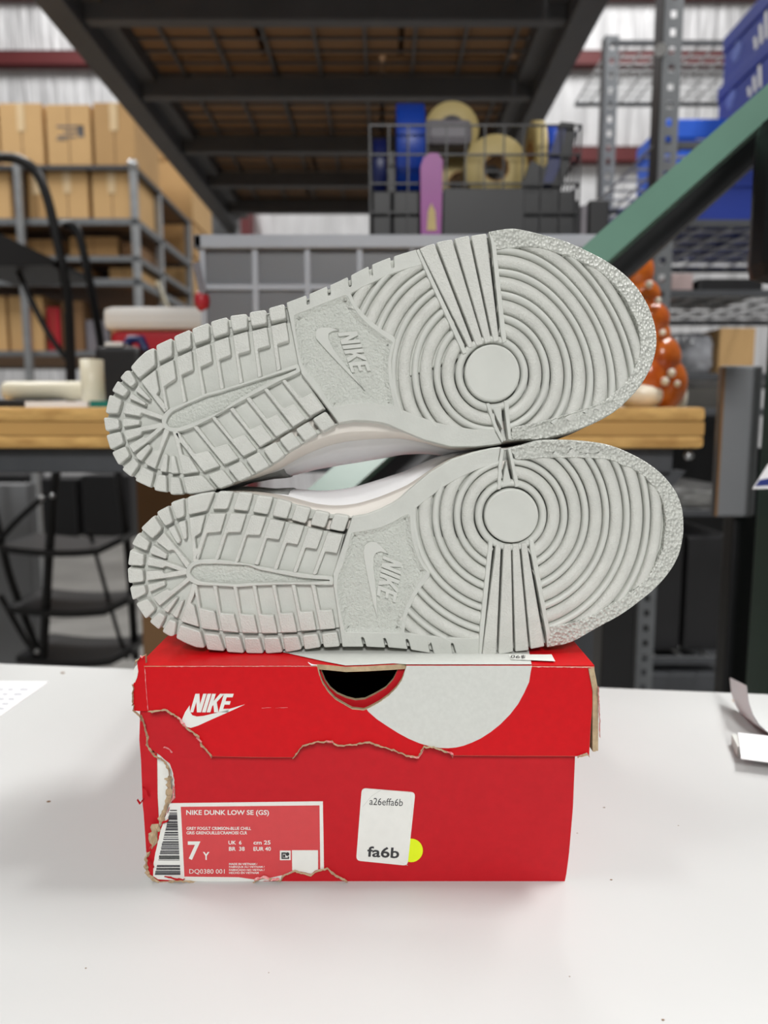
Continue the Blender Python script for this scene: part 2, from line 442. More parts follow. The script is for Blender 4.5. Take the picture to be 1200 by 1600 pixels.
# ------------------------------------------------------------------ the red shoe box
BOX_D = 0.29
def PF(Yp):
    return lambda x, y, h: W(x, y, YB) + Vector((0, Yp - YB - h, 0))
c5 = lambda pts: conv((190, 980), 2.927, pts)
c6 = lambda pts: conv((560, 980), 2.927, pts)
c8 = lambda pts: conv((220, 1240), 4.0, pts)
cT = lambda pts: conv((200, 1120), 5.715, pts)
cH = lambda pts: conv((480, 1010), 6.667, pts)
xbl, xbr = W(214, 1150, YB).x, W(886, 1387, YB).x + 0.0008
z_lid = W(576, 1040, YB).z
LID_T = 0.0025
bx = thing('shoe_box', 'red cardboard shoe box body with torn left corner and white size label', 'box', ((xbl + xbr) / 2, YB + BOX_D / 2, TABLE_Z))
yf = YB + 0.0045                                   # outer face of the body's front panel
# front panel with a ragged left edge and the thumb cut-out
tear = ragged(c5([(72, 392), (100, 470), (106, 545), (120, 580), (160, 605)]) + c5([(205, 640), (222, 690), (230, 730), (232, 800), (205, 842), (190, 880), (175, 915), (140, 980), (118, 1030), (104, 1080), (104, 1130), (128, 1180)]), 0.9, 3.5, 3)
botm = ragged(c5([(140, 1190), (300, 1192), (400, 1190), (560, 1193)]) + [(400, 1387.5), (520, 1387.5), (700, 1387.5), (886, 1387)], 0.25, 12, 5)
right = [(889, 1372), (893, 1340), (899, 1270), (902.5, 1185), (905, 1110), (906, 1045)]
hole_b = cH([(955, 228), (945, 280), (900, 380), (820, 470), (720, 530), (600, 590), (500, 600), (400, 575), (300, 530), (230, 470), (180, 400), (140, 300), (132, 228)])
outer = tear + botm + right + [(740, 1044)] + hole_b + [(330, 1044), (214, 1045)]
b = B(); slab(b, [outer], -0.0025, 0.0, None, PF(yf), 0, 1)
b.build('front_panel', [M_body, M_card], bx)
# the layer behind, showing at the torn corner
b = B(); slab(b, [c5([(62, 395), (110, 400), (120, 600), (141, 612), (143, 800), (150, 930), (150, 1000), (130, 1100), (100, 1090), (92, 1085), (78, 880), (74, 850), (66, 640), (58, 545)])], -0.002, 0, None, PF(yf + 0.0027), 0, 1)
b.build('corner_flap', [M_body, M_card], bx)
b = B(); slab(b, [c5([(140, 590), (190, 600), (250, 690), (250, 820), (200, 960), (146, 960), (143, 800)])], -0.002, 0, None, PF(yf + 0.003), 0, 1)
b.build('white_inner_liner', [M_white, M_card], bx)
# torn brown cardboard along the rip
def torn_strip(name, path, w, seed, yp, parent, m=M_card, amp=0.8, step=3.0, thick=0.0012):
    rnd = random.Random(seed); q = dense(path, step, closed=False)
    L = []; R = []
    for i, p in enumerate(q):
        a = Vector(q[max(0, i - 1)]); c = Vector(q[min(len(q) - 1, i + 1)]); d = (c - a).normalized(); n = Vector((-d.y, d.x))
        ww = w * rnd.uniform(0.35, 1.1) * min(1, 0.3 + i / 3, 0.3 + (len(q) - 1 - i) / 3)
        j = Vector((rnd.uniform(-amp, amp), rnd.uniform(-amp, amp)))
        L.append(tuple(Vector(p) + n * ww / 2 + j)); R.append(tuple(Vector(p) - n * ww / 2 + j * 0.6))
    bd = B(); vs = []
    for k in range(len(L)):
        for pp, hh in ((L[k], 0.0), (((L[k][0] + R[k][0]) / 2, (L[k][1] + R[k][1]) / 2), thick * rnd.uniform(0.5, 1.3)), (R[k], 0.0)):
            vs.append(PF(yp)(pp[0], pp[1], hh))
    fs = []
    for k in range(len(L) - 1):
        for j in (0, 1): fs.append((3 * k + j, 3 * k + j + 1, 3 * k + j + 4, 3 * k + j + 3))
    bd.add(vs, fs)
    return bd.build(name, m, parent)
torn_strip('torn_edge', cT([(90, 10), (120, 110), (150, 230), (140, 290), (180, 345), (215, 385), (265, 410)]), 4.2, 11, yf - 0.0002, bx)
torn_strip('torn_edge', cT([(265, 400), (310, 450), (340, 500), (345, 570)]), 5, 12, yf - 0.0002, bx)
torn_strip('torn_edge', cT([(360, 560), (345, 610), (340, 690), (345, 760), (320, 820), (310, 870), (285, 930), (265, 1000)]), 11, 13, yf - 0.0003, bx, amp=1.2)
torn_strip('torn_edge', cT([(300, 590), (330, 600), (365, 585)]), 9, 14, yf - 0.0002, bx)
torn_strip('torn_edge', cT([(265, 1000), (210, 1050), (195, 1110), (185, 1160), (205, 1180)]), 15, 15, yf - 0.0004, bx, amp=1.2)
torn_strip('torn_edge', cT([(235, 1060), (225, 1140), (190, 1220)]), 7, 16, yf - 0.0004, bx)
torn_strip('torn_edge', cT([(175, 1240), (140, 1300), (135, 1380), (150, 1450), (200, 1500), (260, 1520)]), 7, 17, yf - 0.0003, bx)
torn_strip('torn_edge', cT([(260, 1520), (330, 1525), (420, 1508), (520, 1512), (600, 1525)]), 3, 18, yf - 0.0003, bx)
torn_strip('torn_edge', c8([(690, 585), (760, 555), (870, 575), (880, 545), (960, 512), (1060, 540), (1090, 515), (1160, 495), (1215, 540), (1290, 580)]), 3.4, 19, yf - 0.0008, bx)
torn_strip('torn_paper', c8([(700, 565), (760, 548), (800, 565), (860, 560)]), 5, 20, yf - 0.0009, bx, M_pink)
torn_strip('torn_paper', cT([(385, 640), (390, 700), (385, 770), (360, 800)]), 4, 21, yf - 0.0006, bx, M_pink)
torn_strip('torn_paper', cT([(300, 305), (335, 315), (375, 355)]), 2.4, 22, yf - 0.0002, bx, M_pink)
torn_strip('torn_paper', cT([(150, 1290), (190, 1350), (215, 1380)]), 5, 23, yf - 0.0009, bx, M_body)
torn_strip('torn_paper', cT([(280, 985), (330, 965), (340, 945)]), 6, 24, yf - 0.0009, bx, M_body)
torn_strip('torn_paper', cT([(330, 890), (350, 835)]), 4, 25, yf - 0.0009, bx, M_body)
torn_strip('torn_paper', cT([(100, 680), (130, 710), (155, 765)]), 3.5, 26, yf + 0.0018, bx, M_body)
torn_strip('torn_paper', cT([(45, 790), (75, 830), (100, 780)]), 4, 27, yf + 0.0018, bx, M_body)
torn_strip('torn_paper', cT([(310, 1460), (400, 1485), (470, 1490), (490, 1480)]), 2.6, 28, yf - 0.001, bx, M_body)
# side, back and bottom panels of the body
b = B(); b.box(xbl, xbl + 0.002, yf + 0.004, YB + BOX_D, TABLE_Z, z_lid - 0.004); b.build('side_panel', M_body, bx)
b = B(); b.box(xbr - 0.002, xbr, yf + 0.0026, YB + BOX_D, TABLE_Z, z_lid - 0.004); b.build('side_panel', M_body, bx)
b = B(); b.box(xbl, xbr, YB + BOX_D - 0.002, YB + BOX_D, TABLE_Z, z_lid - 0.004); b.build('back_panel', M_body, bx)
b = B(); b.box(xbl, xbr, yf + 0.003, YB + BOX_D, TABLE_Z, TABLE_Z + 0.002); b.build('bottom_panel', M_cardin, bx)
# size label
lab = B()
lo = ragged(c8([(62, 480), (75, 400), (110, 250), (135, 180), (165, 90)]), 0.4, 4, 31) + c8([(1133, 78), (1137, 300), (1140, 508)]) + \
     ragged(c8([(1140, 508), (1090, 512), (1060, 538), (960, 512), (885, 545), (870, 575), (700, 583)]), 0.4, 4, 32) + c8([(430, 585), (250, 580), (90, 570), (60, 550)])
slab(lab, [lo], -0.0002, 0.0002, None, PF(yf))
lb = lab.build('size_label', M_white, bx)
lr = c8([(235, 112), (1112, 103), (1117, 505), (1090, 510), (1062, 535), (960, 508), (880, 542), (800, 560), (760, 550), (700, 570), (600, 556), (258, 552)])
b = B(); slab(b, [lr], 0, 0.00035, None, PF(yf)); b.build('label_field', M_lablred, lb)
b = B(); slab(b, [c8([(862, 387), (930, 387), (930, 447), (862, 447)])], 0, 0.0005, None, PF(yf))
slab(b, [c8([(938, 385), (1103, 385), (1103, 505), (1085, 512), (1062, 532), (1000, 520), (940, 512)])], 0, 0.0005, None, PF(yf)); b.build('label_square', M_white, lb)
tx = B(); pf = PF(yf); hT = 0.00055
def T8(txt, u0, v0, u1, v1, bold=False):
    (l, t), (r, bt) = c8([(u0, v0), (u1, v1)])
    put_text(tx, txt, (l, t, r, bt), pf, hT, bold)
T8('NIKE DUNK LOW SE (GS)', 270, 130, 793, 170, True)
T8('GREY FOG/LT CRIMSON-BLUE CHILL', 272, 236, 680, 256, True)
T8('GRIS GRENOUILLE/CRAMOISI CLR', 272, 264, 655, 284, True)
T8('7', 280, 328, 360, 445, True); T8('Y', 375, 395, 417, 445, True)
T8('UK  6', 537, 323, 620, 348, True); T8('BR  38', 540, 362, 640, 388, True)
T8('cm 25', 695, 322, 803, 348, True); T8('EUR 40', 695, 362, 805, 388, True)
T8('DQ0380 001', 290, 503, 513, 537)
T8('MADE IN VIETNAM /', 541, 464, 720, 478, True); T8('FABRIQUE AU VIETNAM /', 541, 483, 765, 497, True)
T8('FABRICADO NO VIETNA /', 541, 502, 765, 515, True); T8('HECHO EN VIETNAM', 541, 520, 728, 533, True)
tx.build('label_text', M_white, lb)
ic = B()
for q in ([(872, 398), (900, 398), (900, 406), (880, 406), (880, 432), (912, 432), (912, 424), (920, 424), (920, 438), (872, 438)],
          [(898, 404), (908, 396), (920, 400), (922, 412), (912, 420), (900, 416)], [(882, 412), (896, 412), (896, 428), (882, 428)]):
    slab(ic, [c8(q)], 0, 0.0007, None, pf)
ic.build('label_icon', M_ink, lb)
rnd = random.Random(5)
for m, nm in ((M_ink, 'barcode'), (M_ink2, 'barcode')):
    bc = B(); v = 132.0
    rnd = random.Random(9 if m is M_ink else 19)
    while v < 538:
        hgt = rnd.choice([2, 3, 3, 5, 8]); gap = rnd.choice([4, 5, 7, 9, 14])
        lft = 165 - max(0, (v - 132)) * 0.235 + rnd.uniform(0, 4); rgt = 210 + (v - 132) * 0.055
        if not (448 < v < 478):
            slab(bc, [c8([(lft, v), (rgt, v), (rgt + .5, v + hgt), (lft, v + hgt)])], 0, 0.0004, None, pf)
        v += hgt + gap
    bc.build(nm, m, lb)
# round yellow sticker, then the white inventory sticker on top of it
b = B(); slab(b, [[(643 + 18.5 * math.cos(a), 1337 + 18.5 * math.sin(a)) for a in [2 * math.pi * k / 40 for k in range(40)]]], -0.0001, 0.0002, None, pf)
setp(b.build('dot_sticker', M_yellow, bx), 'round yellow dot sticker')
st = rounded(c6([(14, 756), (262, 776), (226, 1114), (-12, 1090)]), 7, 4)
b = B(); slab(b, [st], 0, 0.0005, None, pf); sk = setp(b.build('stock_sticker', M_white, bx), 'white stock sticker with printed code')
tx = B()
def T6(txt, bl, br, tl, bold):
    o, a, u = c6([bl, br, tl]); put_text(tx, txt, (o, a, u), pf, 0.0006, bold)
T6('a26effa6b', (49, 832), (203, 838), (52, 799), False)
tx.build('sticker_code', M_ink, sk); tx = B()
T6('fa6b', (38, 1072), (186, 1080), (42, 1022), True)
tx.build('sticker_text', M_ink, sk)
cr = B()
for path in ([(150, 1062), (195, 1098), (225, 1112)], [(238, 780), (248, 850), (240, 900)], [(18, 840), (60, 790), (100, 765)]):
    q = c6(path)
    for i in range(len(q) - 1):
        slab(cr, [[q[i], q[i + 1], (q[i + 1][0] + .5, q[i + 1][1] + .5), (q[i][0] + .5, q[i][1] + .5)]], 0, 0.00056, None, pf)
cr.build('sticker_crease', M_offw, sk)

# ------------------------------------------------------------------ the lid
xl, xr = W(224, 1041, YB).x, W(929, 1041, YB).x
# top panel with red ground, white disc and price sticker
b = B(); ncut = [WZ(x, y, z_lid) for x, y in cH([(100, 185), (230, 195), (400, 212), (620, 205), (800, 195), (900, 190), (1032, 180)])]
YE = YB + 0.0003
loop = [(ncut[0].x, YE)] + [(p.x, p.y) for p in ncut] + [(ncut[-1].x, YE), (xr, YE), (xr, YB + BOX_D), (xl, YB + BOX_D), (xl, YE)]
b.add([(x, y, z_lid) for x, y in loop] + [(x, y, z_lid - LID_T) for x, y in loop],
      [(i, (i + 1) % len(loop), len(loop) + (i + 1) % len(loop), len(loop) + i) for i in range(len(loop))])
b.mi = [1 if i < len(ncut) + 1 else 0 for i in range(len(loop))]
tri = tessellate_polygon([[Vector((x, y, 0)) for x, y in loop]])
for t in tri:
    b.f.append(list(t)); b.mi.append(0); b.sm.append(False)
    b.f.append([i + len(loop) for i in t][::-1]); b.mi.append(1); b.sm.append(False)
ld = setp(b.build('lid', [M_lid, M_card], bx), 'red lid with white disc print, thumb notch and torn front edge')
pl = PF(YB)
front_tear = ragged(c5([(122, 385), (200, 376), (262, 412), (290, 452), (355, 500), (368, 538), (415, 592)]), 0.8, 3.0, 41)
flat1 = c5([(600, 596), (785, 597)])
tear2 = ragged(c5([(785, 597), (800, 580), (830, 541), (870, 530), (900, 524), (962, 520), (970, 532), (1000, 541), (1082, 533), (1200, 527)])[:-1] + c6([(50, 524), (100, 545), (160, 560), (235, 590), (275, 590), (300, 545), (345, 548), (420, 575), (430, 588)]), 0.7, 3.0, 42)
edge_r = c6([(700, 590), (1000, 591), (1045, 575), (1056, 590)]) + c6([(1062, 480), (1072, 340), (1080, 200)])
top_r = [(929, 1042)]
notch = cH([(1030, 207), (1020, 260), (985, 350), (930, 430), (850, 510), (760, 575), (680, 620), (620, 650), (590, 662), (470, 650), (380, 600), (290, 545), (220, 470), (160, 380), (125, 280), (106, 207)])
top_l = [(225, 1041)]; edge_l = c5([(108, 250), (115, 330)])
lid_front = front_tear + flat1 + tear2 + edge_r + top_r + [(760, 1041)] + notch + [(350, 1041)] + top_l + edge_l
b = B(); slab(b, [lid_front], -LID_T, 0.0, (0.5, 0.0003), pl, 0, 1)
lf = b.build('lid_front', [M_lid, M_card], ld)
disc = c6([(793, 176.2), (788, 200), (780, 250), (757, 300), (730, 350), (693, 398), (650, 442), (605, 478), (560, 507), (520, 526), (480, 541), (445, 549), (410, 552), (370, 551), (330, 545), (280, 530), (230, 509), (180, 482), (130, 450), (85, 420), (45, 385)]) + notch[7:1:-1] + [(635.2, 1040.2)]
b = B(); slab(b, [disc], 0, 0.0003, None, pl); b.build('disc_print', M_offw, ld)
b = B()
sw = c5([(312, 356), (292, 386), (278, 418), (278, 440), (290, 453), (318, 459), (350, 449), (420, 417), (500, 382), (563, 353), (500, 371), (430, 392), (375, 405), (345, 408), (324, 402), (313, 385)])
slab(b, [sw], 0, 0.0004, None, pl)
for q in logo_letters(*c5([(313, 388), (488, 388), (338, 304)])): slab(b, [q], 0, 0.0004, None, pl)
b.build('lid_logo', M_white, ld)
torn_strip('torn_edge', front_tear, 3.6, 51, YB - 0.0003, ld)
torn_strip('torn_edge', tear2, 3.0, 52, YB - 0.0003, ld)
torn_strip('torn_paper', c5([(262, 408), (280, 430), (300, 455)]), 4.5, 53, YB - 0.0008, ld, M_pink)
torn_strip('torn_paper', c5([(345, 500), (368, 520)]), 3, 54, YB - 0.0008, ld, M_pink)
torn_strip('torn_paper', c5([(935, 515), (968, 522)]), 3, 55, YB - 0.0008, ld, M_pink)
torn_strip('torn_paper', c6([(235, 588), (275, 592), (300, 555)]), 2.5, 56, YB - 0.0008, ld, M_pink)
torn_strip('torn_paper', c6([(405, 566), (432, 575), (430, 588)]), 4.0, 57, YB - 0.0008, ld, M_pink)
torn_strip('torn_edge', c6([(1000, 590), (1045, 578), (1056, 592)]), 4.0, 58, YB - 0.0006, ld)
torn_strip('scuff', [(260, 1041), (330, 1040.6), (420, 1040.6), (490, 1040.5)], 0.9, 59, YB - 0.0005, ld, M_pink, amp=0.5, thick=0.0002)
torn_strip('scuff', [(835, 1041.5), (880, 1042), (928, 1042.5)], 1.0, 60, YB - 0.0005, ld, M_pink, amp=0.5, thick=0.0002)
torn_strip('scuff', cH([(10, 160), (50, 190), (100, 190)]), 4.0, 61, YB - 0.0005, ld, M_paper, amp=0.6, thick=0.0004)
torn_strip('scuff', c5([(642, 368), (685, 367)]), 1.0, 62, YB - 0.0003, ld, M_pink, amp=0.3, thick=0.0002)
torn_strip('scuff', c5([(705, 368), (760, 366)]), 0.8, 63, YB - 0.0003, ld, M_pink, amp=0.3, thick=0.0002)
torn_strip('scuff', c5([(108, 190), (112, 260), (122, 380)]), 1.2, 64, YB - 0.0004, ld, M_pink, amp=0.3, thick=0.0002)
# notch rim of bare cardboard
torn_strip('notch_rim', notch, 1.5, 65, YB - 0.0002, ld, M_card, amp=0.2, thick=0.0002)

dz = Vector((0, 0, 0.0004)); b = B()
x0w, x1w = WZ(512, 1036, z_lid).x, WZ(831, 1040, z_lid).x
wl = [WZ(x, y, z_lid) for x, y in cH([(205, 176), (1040, 178)])]
arc = [Vector((x1w, YB + 0.0006, z_lid)), Vector((x1w + 0.004, YB + 0.03, z_lid)), Vector((x1w - 0.004, YB + 0.07, z_lid)), Vector((x1w - 0.03, YB + 0.1, z_lid)), Vector((x1w - 0.07, YB + 0.115, z_lid)), Vector((x0w - 0.03, YB + 0.1, z_lid)), Vector((x0w - 0.035, YB + 0.05, z_lid)), Vector((x0w - 0.025, YB + 0.02, z_lid))]
poly = [Vector((wl[0].x, wl[0].y + 0.0008, z_lid))] + [Vector((p.x, p.y + 0.0006, z_lid)) for p in ncut[2:6]] + [Vector((wl[1].x, YB + 0.0006, z_lid))] + arc
vs = [p + dz for p in poly]
b.add(vs, [list(t) for t in tessellate_polygon([[Vector((p.x, p.y, 0)) for p in poly]])])
b.build('disc_print', M_offw, ld)
ps = [WZ(x, y, z_lid) + dz * 2 for x, y in conv((780, 980), 6.667, [(100, 300), (545, 300), (585, 372), (120, 352)])]
b = B(); b.add(ps, [(0, 1, 2, 3)]); psk = setp(b.build('price_sticker', M_white, ld), 'white price sticker')
b = B(); vs, fs = text_geo('$90')
o, a, u = [WZ(x, y, z_lid) + dz * 3 for x, y in conv((780, 980), 6.667, [(275, 315), (125, 310), (268, 348)])]
b.add([o + (a - o) * x + (u - o) * y for x, y in vs], fs); b.build('price_text', M_ink, ld)
# lid side walls: a bulging right wall of two cardboard layers and a splayed left wall
zb = z_lid - 0.0415
b = B()
rw0, rw1 = W(932, 1045, YB).x, W(934, 1184, YB).x
for k, (dx, mm) in enumerate(((0.0, 0), (0.0014, 0))):
    vs = []
    for yy in (YB - 0.001 + 0.0008 * k, YB + BOX_D):
        for z, x in ((z_lid - 0.001, rw0 - 0.0018), (z_lid - 0.012, rw0 + 0.0006), (z_lid - 0.03, rw0 + 0.0012), (zb, rw1 - 0.0006)):
            vs += [(x + dx - 0.0022, yy, z), (x + dx - 0.0008, yy, z)]
    fs = []
    for i in range(3):
        fs += [(2 * i, 2 * i + 1, 2 * i + 3, 2 * i + 2), (8 + 2 * i, 8 + 2 * i + 2, 8 + 2 * i + 3, 8 + 2 * i + 1),
               (2 * i, 2 * i + 2, 8 + 2 * i + 2, 8 + 2 * i), (2 * i + 1, 8 + 2 * i + 1, 8 + 2 * i + 3, 2 * i + 3)]
    n0 = len(b.f); b.add(vs, fs, 1 if k == 0 else 0)
    for i in range(n0, len(b.f), 4): b.mi[i] = 1
b.build('lid_side', [M_lid, M_card], ld)
torn_strip('torn_paper', [(933, 1070), (935, 1110), (936, 1150)], 2.0, 66, YB - 0.0015, ld, M_pink, amp=0.5)
b = B(); b.box(xl - 0.003, xl - 0.0005, YB + 0.008, YB + BOX_D, zb, z_lid - 0.0005); b.build('lid_side', M_lid, ld)
b = B(); b.box(xl, xr, YB + BOX_D, YB + BOX_D + 0.0025, zb, z_lid); b.build('lid_back', M_lid, ld)
# splayed front-left corner of the lid side
cK = lambda pts: conv((200, 1000), 9.23, pts)
cl = cK([(215, 250), (230, 420), (290, 1000), (300, 1060), (200, 1060), (120, 1058)]) + ragged(cK([(120, 1058), (55, 1050), (48, 960), (40, 700), (60, 640), (115, 540), (110, 420), (105, 330), (150, 285), (215, 250)]), 0.5, 3, 71)[1:-1]
b = B(); slab(b, [cl], -0.0025, 0, None, PF(YB + 0.0028), 0, 1); b.build('corner_flap', [M_lid, M_card], ld)
wf = ragged(cK([(85, 400), (50, 470), (35, 560), (40, 640), (75, 640)]), 0.4, 3, 72) + cK([(105, 570), (122, 480), (110, 400)])
b = B(); slab(b, [wf], -0.002, 0.0004, None, PF(YB + 0.0028)); b.build('torn_flake', M_white, ld)
torn_strip('torn_edge', cK([(170, 230), (200, 260), (215, 250)]), 4, 73, YB + 0.001, ld, M_pink)
torn_strip('torn_edge', cK([(70, 390), (100, 320), (150, 280)]), 3.4, 74, YB + 0.002, ld)
torn_strip('torn_edge', cK([(45, 660), (60, 720), (50, 780), (48, 960), (70, 960), (50, 1040), (110, 1070), (150, 1120), (180, 1190)]), 2.6, 75, YB + 0.002, ld)
# ------------------------------------------------------------------ the two sneakers
cA = lambda p: conv((190, 750), 6, p)
cB = lambda p: conv((190, 880), 6, p)
cC = lambda p: conv((370, 750), 6, p)
cD = lambda p: conv((370, 880), 6, p)
cE = lambda p: conv((540, 780), 6, p)
cF = lambda p: conv((540, 890), 6, p)
cG = lambda p: conv((640, 680), 5, p)
cHH = lambda p: conv((700, 850), 5, p)
cI = lambda p: conv((840, 680), 5, p)
cJ = lambda p: conv((860, 840), 1200 / 220.0, p)
uK = lambda p: conv((150, 480), 5, p)
uL = lambda p: conv((150, 620), 5, p)
uM = lambda p: conv((360, 440), 5, p)
uN = lambda p: conv((360, 560), 5, p)
uO = lambda p: conv((540, 360), 1200 / 260.0, p)
uP = lambda p: conv((600, 520), 1200 / 260.0, p)
uQ = lambda p: conv((560, 340), 2.4, p)

def spline(p, n=5):
    """Catmull-Rom through an open run of points"""
    out = []; p = [Vector(q) for q in p]
    for i in range(len(p) - 1):
        a, b_, c, d = p[max(0, i - 1)], p[i], p[i + 1], p[min(len(p) - 1, i + 2)]
        for j in range(n):
            t = j / n
            out.append(tuple(0.5 * ((2 * b_) + (c - a) * t + (2 * a - 5 * b_ + 4 * c - d) * t * t + (3 * b_ - a - 3 * c + d) * t ** 3)))
    out.append(tuple(p[-1])); return out
# outer heel blocks, from the lower big one round to the upper big one
heel = [cB([(505, 705), (545, 578), (735, 640), (780, 800), (700, 795), (600, 755)]), cB([(375, 645), (445, 525), (512, 555), (495, 682), (455, 692)]),
        cB([(255, 550), (345, 460), (412, 500), (350, 628)]), cB([(128, 380), (240, 332), (318, 435), (225, 528)]), cB([(72, 225), (210, 205), (230, 285), (100, 352)]),
        cB([(52, 45), (195, 60), (205, 175), (62, 190)]), cA([(55, 800), (75, 655), (208, 700), (200, 808)]), cA([(90, 605), (150, 500), (262, 585), (235, 670)]),
        cA([(175, 455), (300, 335), (378, 460), (285, 555)]), cA([(322, 305), (435, 245), (480, 395), (405, 435)]), cA([(455, 215), (580, 175), (590, 340), (510, 370)]),
        cA([(610, 165), (740, 132), (870, 115), (800, 290), (620, 330)])]
low = [cB([(770, 655), (912, 672), (965, 830), (800, 815)]), cB([(960, 685), (1105, 690), (1150, 848), (985, 838)]), cD([(65, 700), (208, 700), (252, 850), (85, 848)]),
       cD([(248, 700), (392, 695), (432, 840), (270, 852)]), cD([(430, 690), (575, 682), (612, 810), (455, 842)]), cD([(612, 680), (755, 662), (790, 790), (635, 815)]), cD([(793, 665), (940, 645), (968, 785), (815, 795)])]
upp = [cA([(905, 110), (1045, 115), (990, 275), (845, 275)]), cC([(15, 115), (150, 130), (100, 295), (-42, 275)]), cC([(190, 145), (340, 165), (290, 325), (143, 300)]),
       cC([(375, 175), (515, 215), (468, 365), (328, 335)]), cC([(555, 238), (695, 270), (645, 410), (508, 375)]), cC([(735, 285), (872, 315), (825, 452), (685, 418)]), cC([(915, 318), (1055, 340), (1005, 488), (863, 460)])]
plates = [cA([(820, 315), (975, 315), (925, 488), (798, 500), (718, 752), (682, 752), (708, 640)]), cA([(1018, 312), (1165, 322), (1115, 490), (988, 495), (905, 750), (865, 750)]),
          cC([(130, 330), (272, 350), (215, 520), (95, 515), (10, 775), (-27, 775)]), cC([(310, 365), (450, 395), (395, 562), (280, 548), (200, 800), (160, 795)]),
          cC([(490, 405), (630, 435), (570, 608), (465, 590), (378, 843), (338, 838)]), cC([(670, 448), (810, 480), (750, 650), (645, 635), (560, 870), (522, 866)]),
          cC([(852, 490), (995, 515), (940, 690), (830, 672), (745, 890), (708, 888)]),
          cB([(740, 425), (870, 455), (908, 635), (752, 615), (690, 310), (667, 195), (703, 205)]), cB([(930, 470), (1050, 480), (1095, 655), (940, 640), (850, 210), (888, 215)]),
          cD([(40, 480), (160, 490), (197, 660), (48, 655), (-40, 215), (-2, 215)]), cD([(228, 485), (345, 490), (380, 660), (232, 660), (140, 212), (178, 212)]),
          cD([(412, 475), (525, 470), (565, 650), (418, 655), (325, 205), (363, 205)]), cD([(598, 460), (712, 455), (745, 630), (600, 640), (508, 203), (548, 203)]),
          cD([(782, 445), (895, 440), (928, 615), (780, 628), (693, 203), (735, 208)]),
          # fan of the heel
          cA([(630, 358), (780, 328), (738, 500), (686, 532), (697, 645), (712, 645), (720, 760), (668, 785), (652, 560)]),
          cA([(318, 575), (395, 492), (500, 625), (645, 790), (605, 830), (482, 655), (440, 670)]), cA([(230, 800), (248, 718), (420, 765), (612, 838), (600, 882), (525, 850), (412, 808), (385, 828)]),
          cB([(228, 75), (375, 72), (395, 98), (520, 74), (612, 58), (605, 110), (420, 140), (230, 165)]), cB([(285, 320), (425, 240), (450, 265), (612, 135), (645, 162), (352, 405)]),
          cB([(552, 548), (660, 188), (694, 205), (680, 300), (646, 378), (680, 402), (722, 602)])]
fingers = [cA([(527, 400), (598, 378), (612, 545), (592, 562), (573, 548)]), cA([(432, 455), (492, 428), (555, 575), (535, 600), (513, 590)]), cA([(260, 655), (292, 608), (425, 698), (412, 745), (265, 690)]),
           cB([(242, 205), (398, 168), (412, 205), (262, 275)]), cB([(385, 435), (508, 318), (526, 330), (432, 470)]), cB([(468, 485), (555, 350), (580, 356), (518, 522)])]
rim = cA([(605, 825), (640, 785), (690, 757), (760, 745), (860, 743), (1050, 765)]) + cC([(10, 775), (180, 805), (340, 835), (540, 865), (700, 890)]) + cD([(830, 118), (905, 128), (905, 208)]) + \
      cD([(730, 206), (550, 203), (350, 206), (180, 214), (0, 228)]) + cB([(870, 214), (705, 208), (655, 185), (615, 155), (600, 110), (600, 70)])
channel = cA([(640, 870), (650, 835), (680, 805), (730, 790), (880, 787), (1190, 802)]) + cD([(200, 62), (400, 102), (600, 140), (868, 160), (868, 170), (700, 177), (400, 182), (100, 190), (0, 200)]) + \
          cB([(900, 190), (740, 175), (675, 140), (645, 100)])
waist = cC([(1085, 342), (985, 640), (900, 890)]) + cD([(905, 130), (905, 210), (945, 480), (990, 788)])
slots = [[(145, 640), (163, 636), (172, 650), (196, 727), (166, 727)], [(353, 648), (370, 644), (380, 660), (402, 733), (372, 735)], [(563, 658), (580, 654), (592, 670), (614, 755), (582, 750)],
         [(773, 678), (790, 673), (802, 692), (828, 790), (793, 786)], [(988, 697), (1004, 692), (1014, 708), (1042, 806), (1008, 806)]]
for s_ in slots:
    q = cF(s_); waist += [q[4], q[0], q[1], q[2], q[3]]
waist += cHH([(150, 878), (243, 878)]) + cHH([(250, 735)])
field_bl = cF([(1130, 645), (930, 636), (740, 615), (556, 592)])
field_l = cF([(556, 560), (575, 440), (600, 370), (660, 250), (710, 170), (790, 72)]) + cE([(795, 690), (740, 600), (700, 530), (670, 420), (652, 280), (643, 150), (640, 95)])
field_t = cG([(40, 578), (200, 455), (255, 412), (330, 368), (430, 315), (550, 262), (690, 228)])
waist += field_bl + field_l + field_t + cG([(712, 96), (640, 105), (500, 135), (330, 190), (150, 300), (0, 425)]) + cE([(500, 0), (440, 40), (330, 95), (200, 145), (80, 165)])
pocket = cE([(75, 318), (180, 300), (280, 284), (370, 255), (450, 218), (520, 175), (598, 135), (603, 250), (618, 380), (660, 530), (725, 655), (760, 675)]) + \
         cF([(690, 110), (620, 220), (565, 330), (540, 400), (520, 500), (516, 592), (300, 590), (20, 585)]) + cD([(1020, 645), (1005, 590), (985, 510), (950, 300), (940, 190), (960, 90)]) + cC([(1000, 800), (1080, 500)])
toe_in = cG([(832, 195), (1000, 182)]) + cI([(100, 178), (350, 178), (470, 183), (560, 192), (650, 230), (760, 272), (850, 342), (920, 420), (970, 505), (995, 600), (1002, 700), (985, 850)]) + \
         cJ([(955, 100), (900, 230), (800, 370), (650, 492), (450, 611), (250, 706)]) + cHH([(900, 625), (782, 645)])
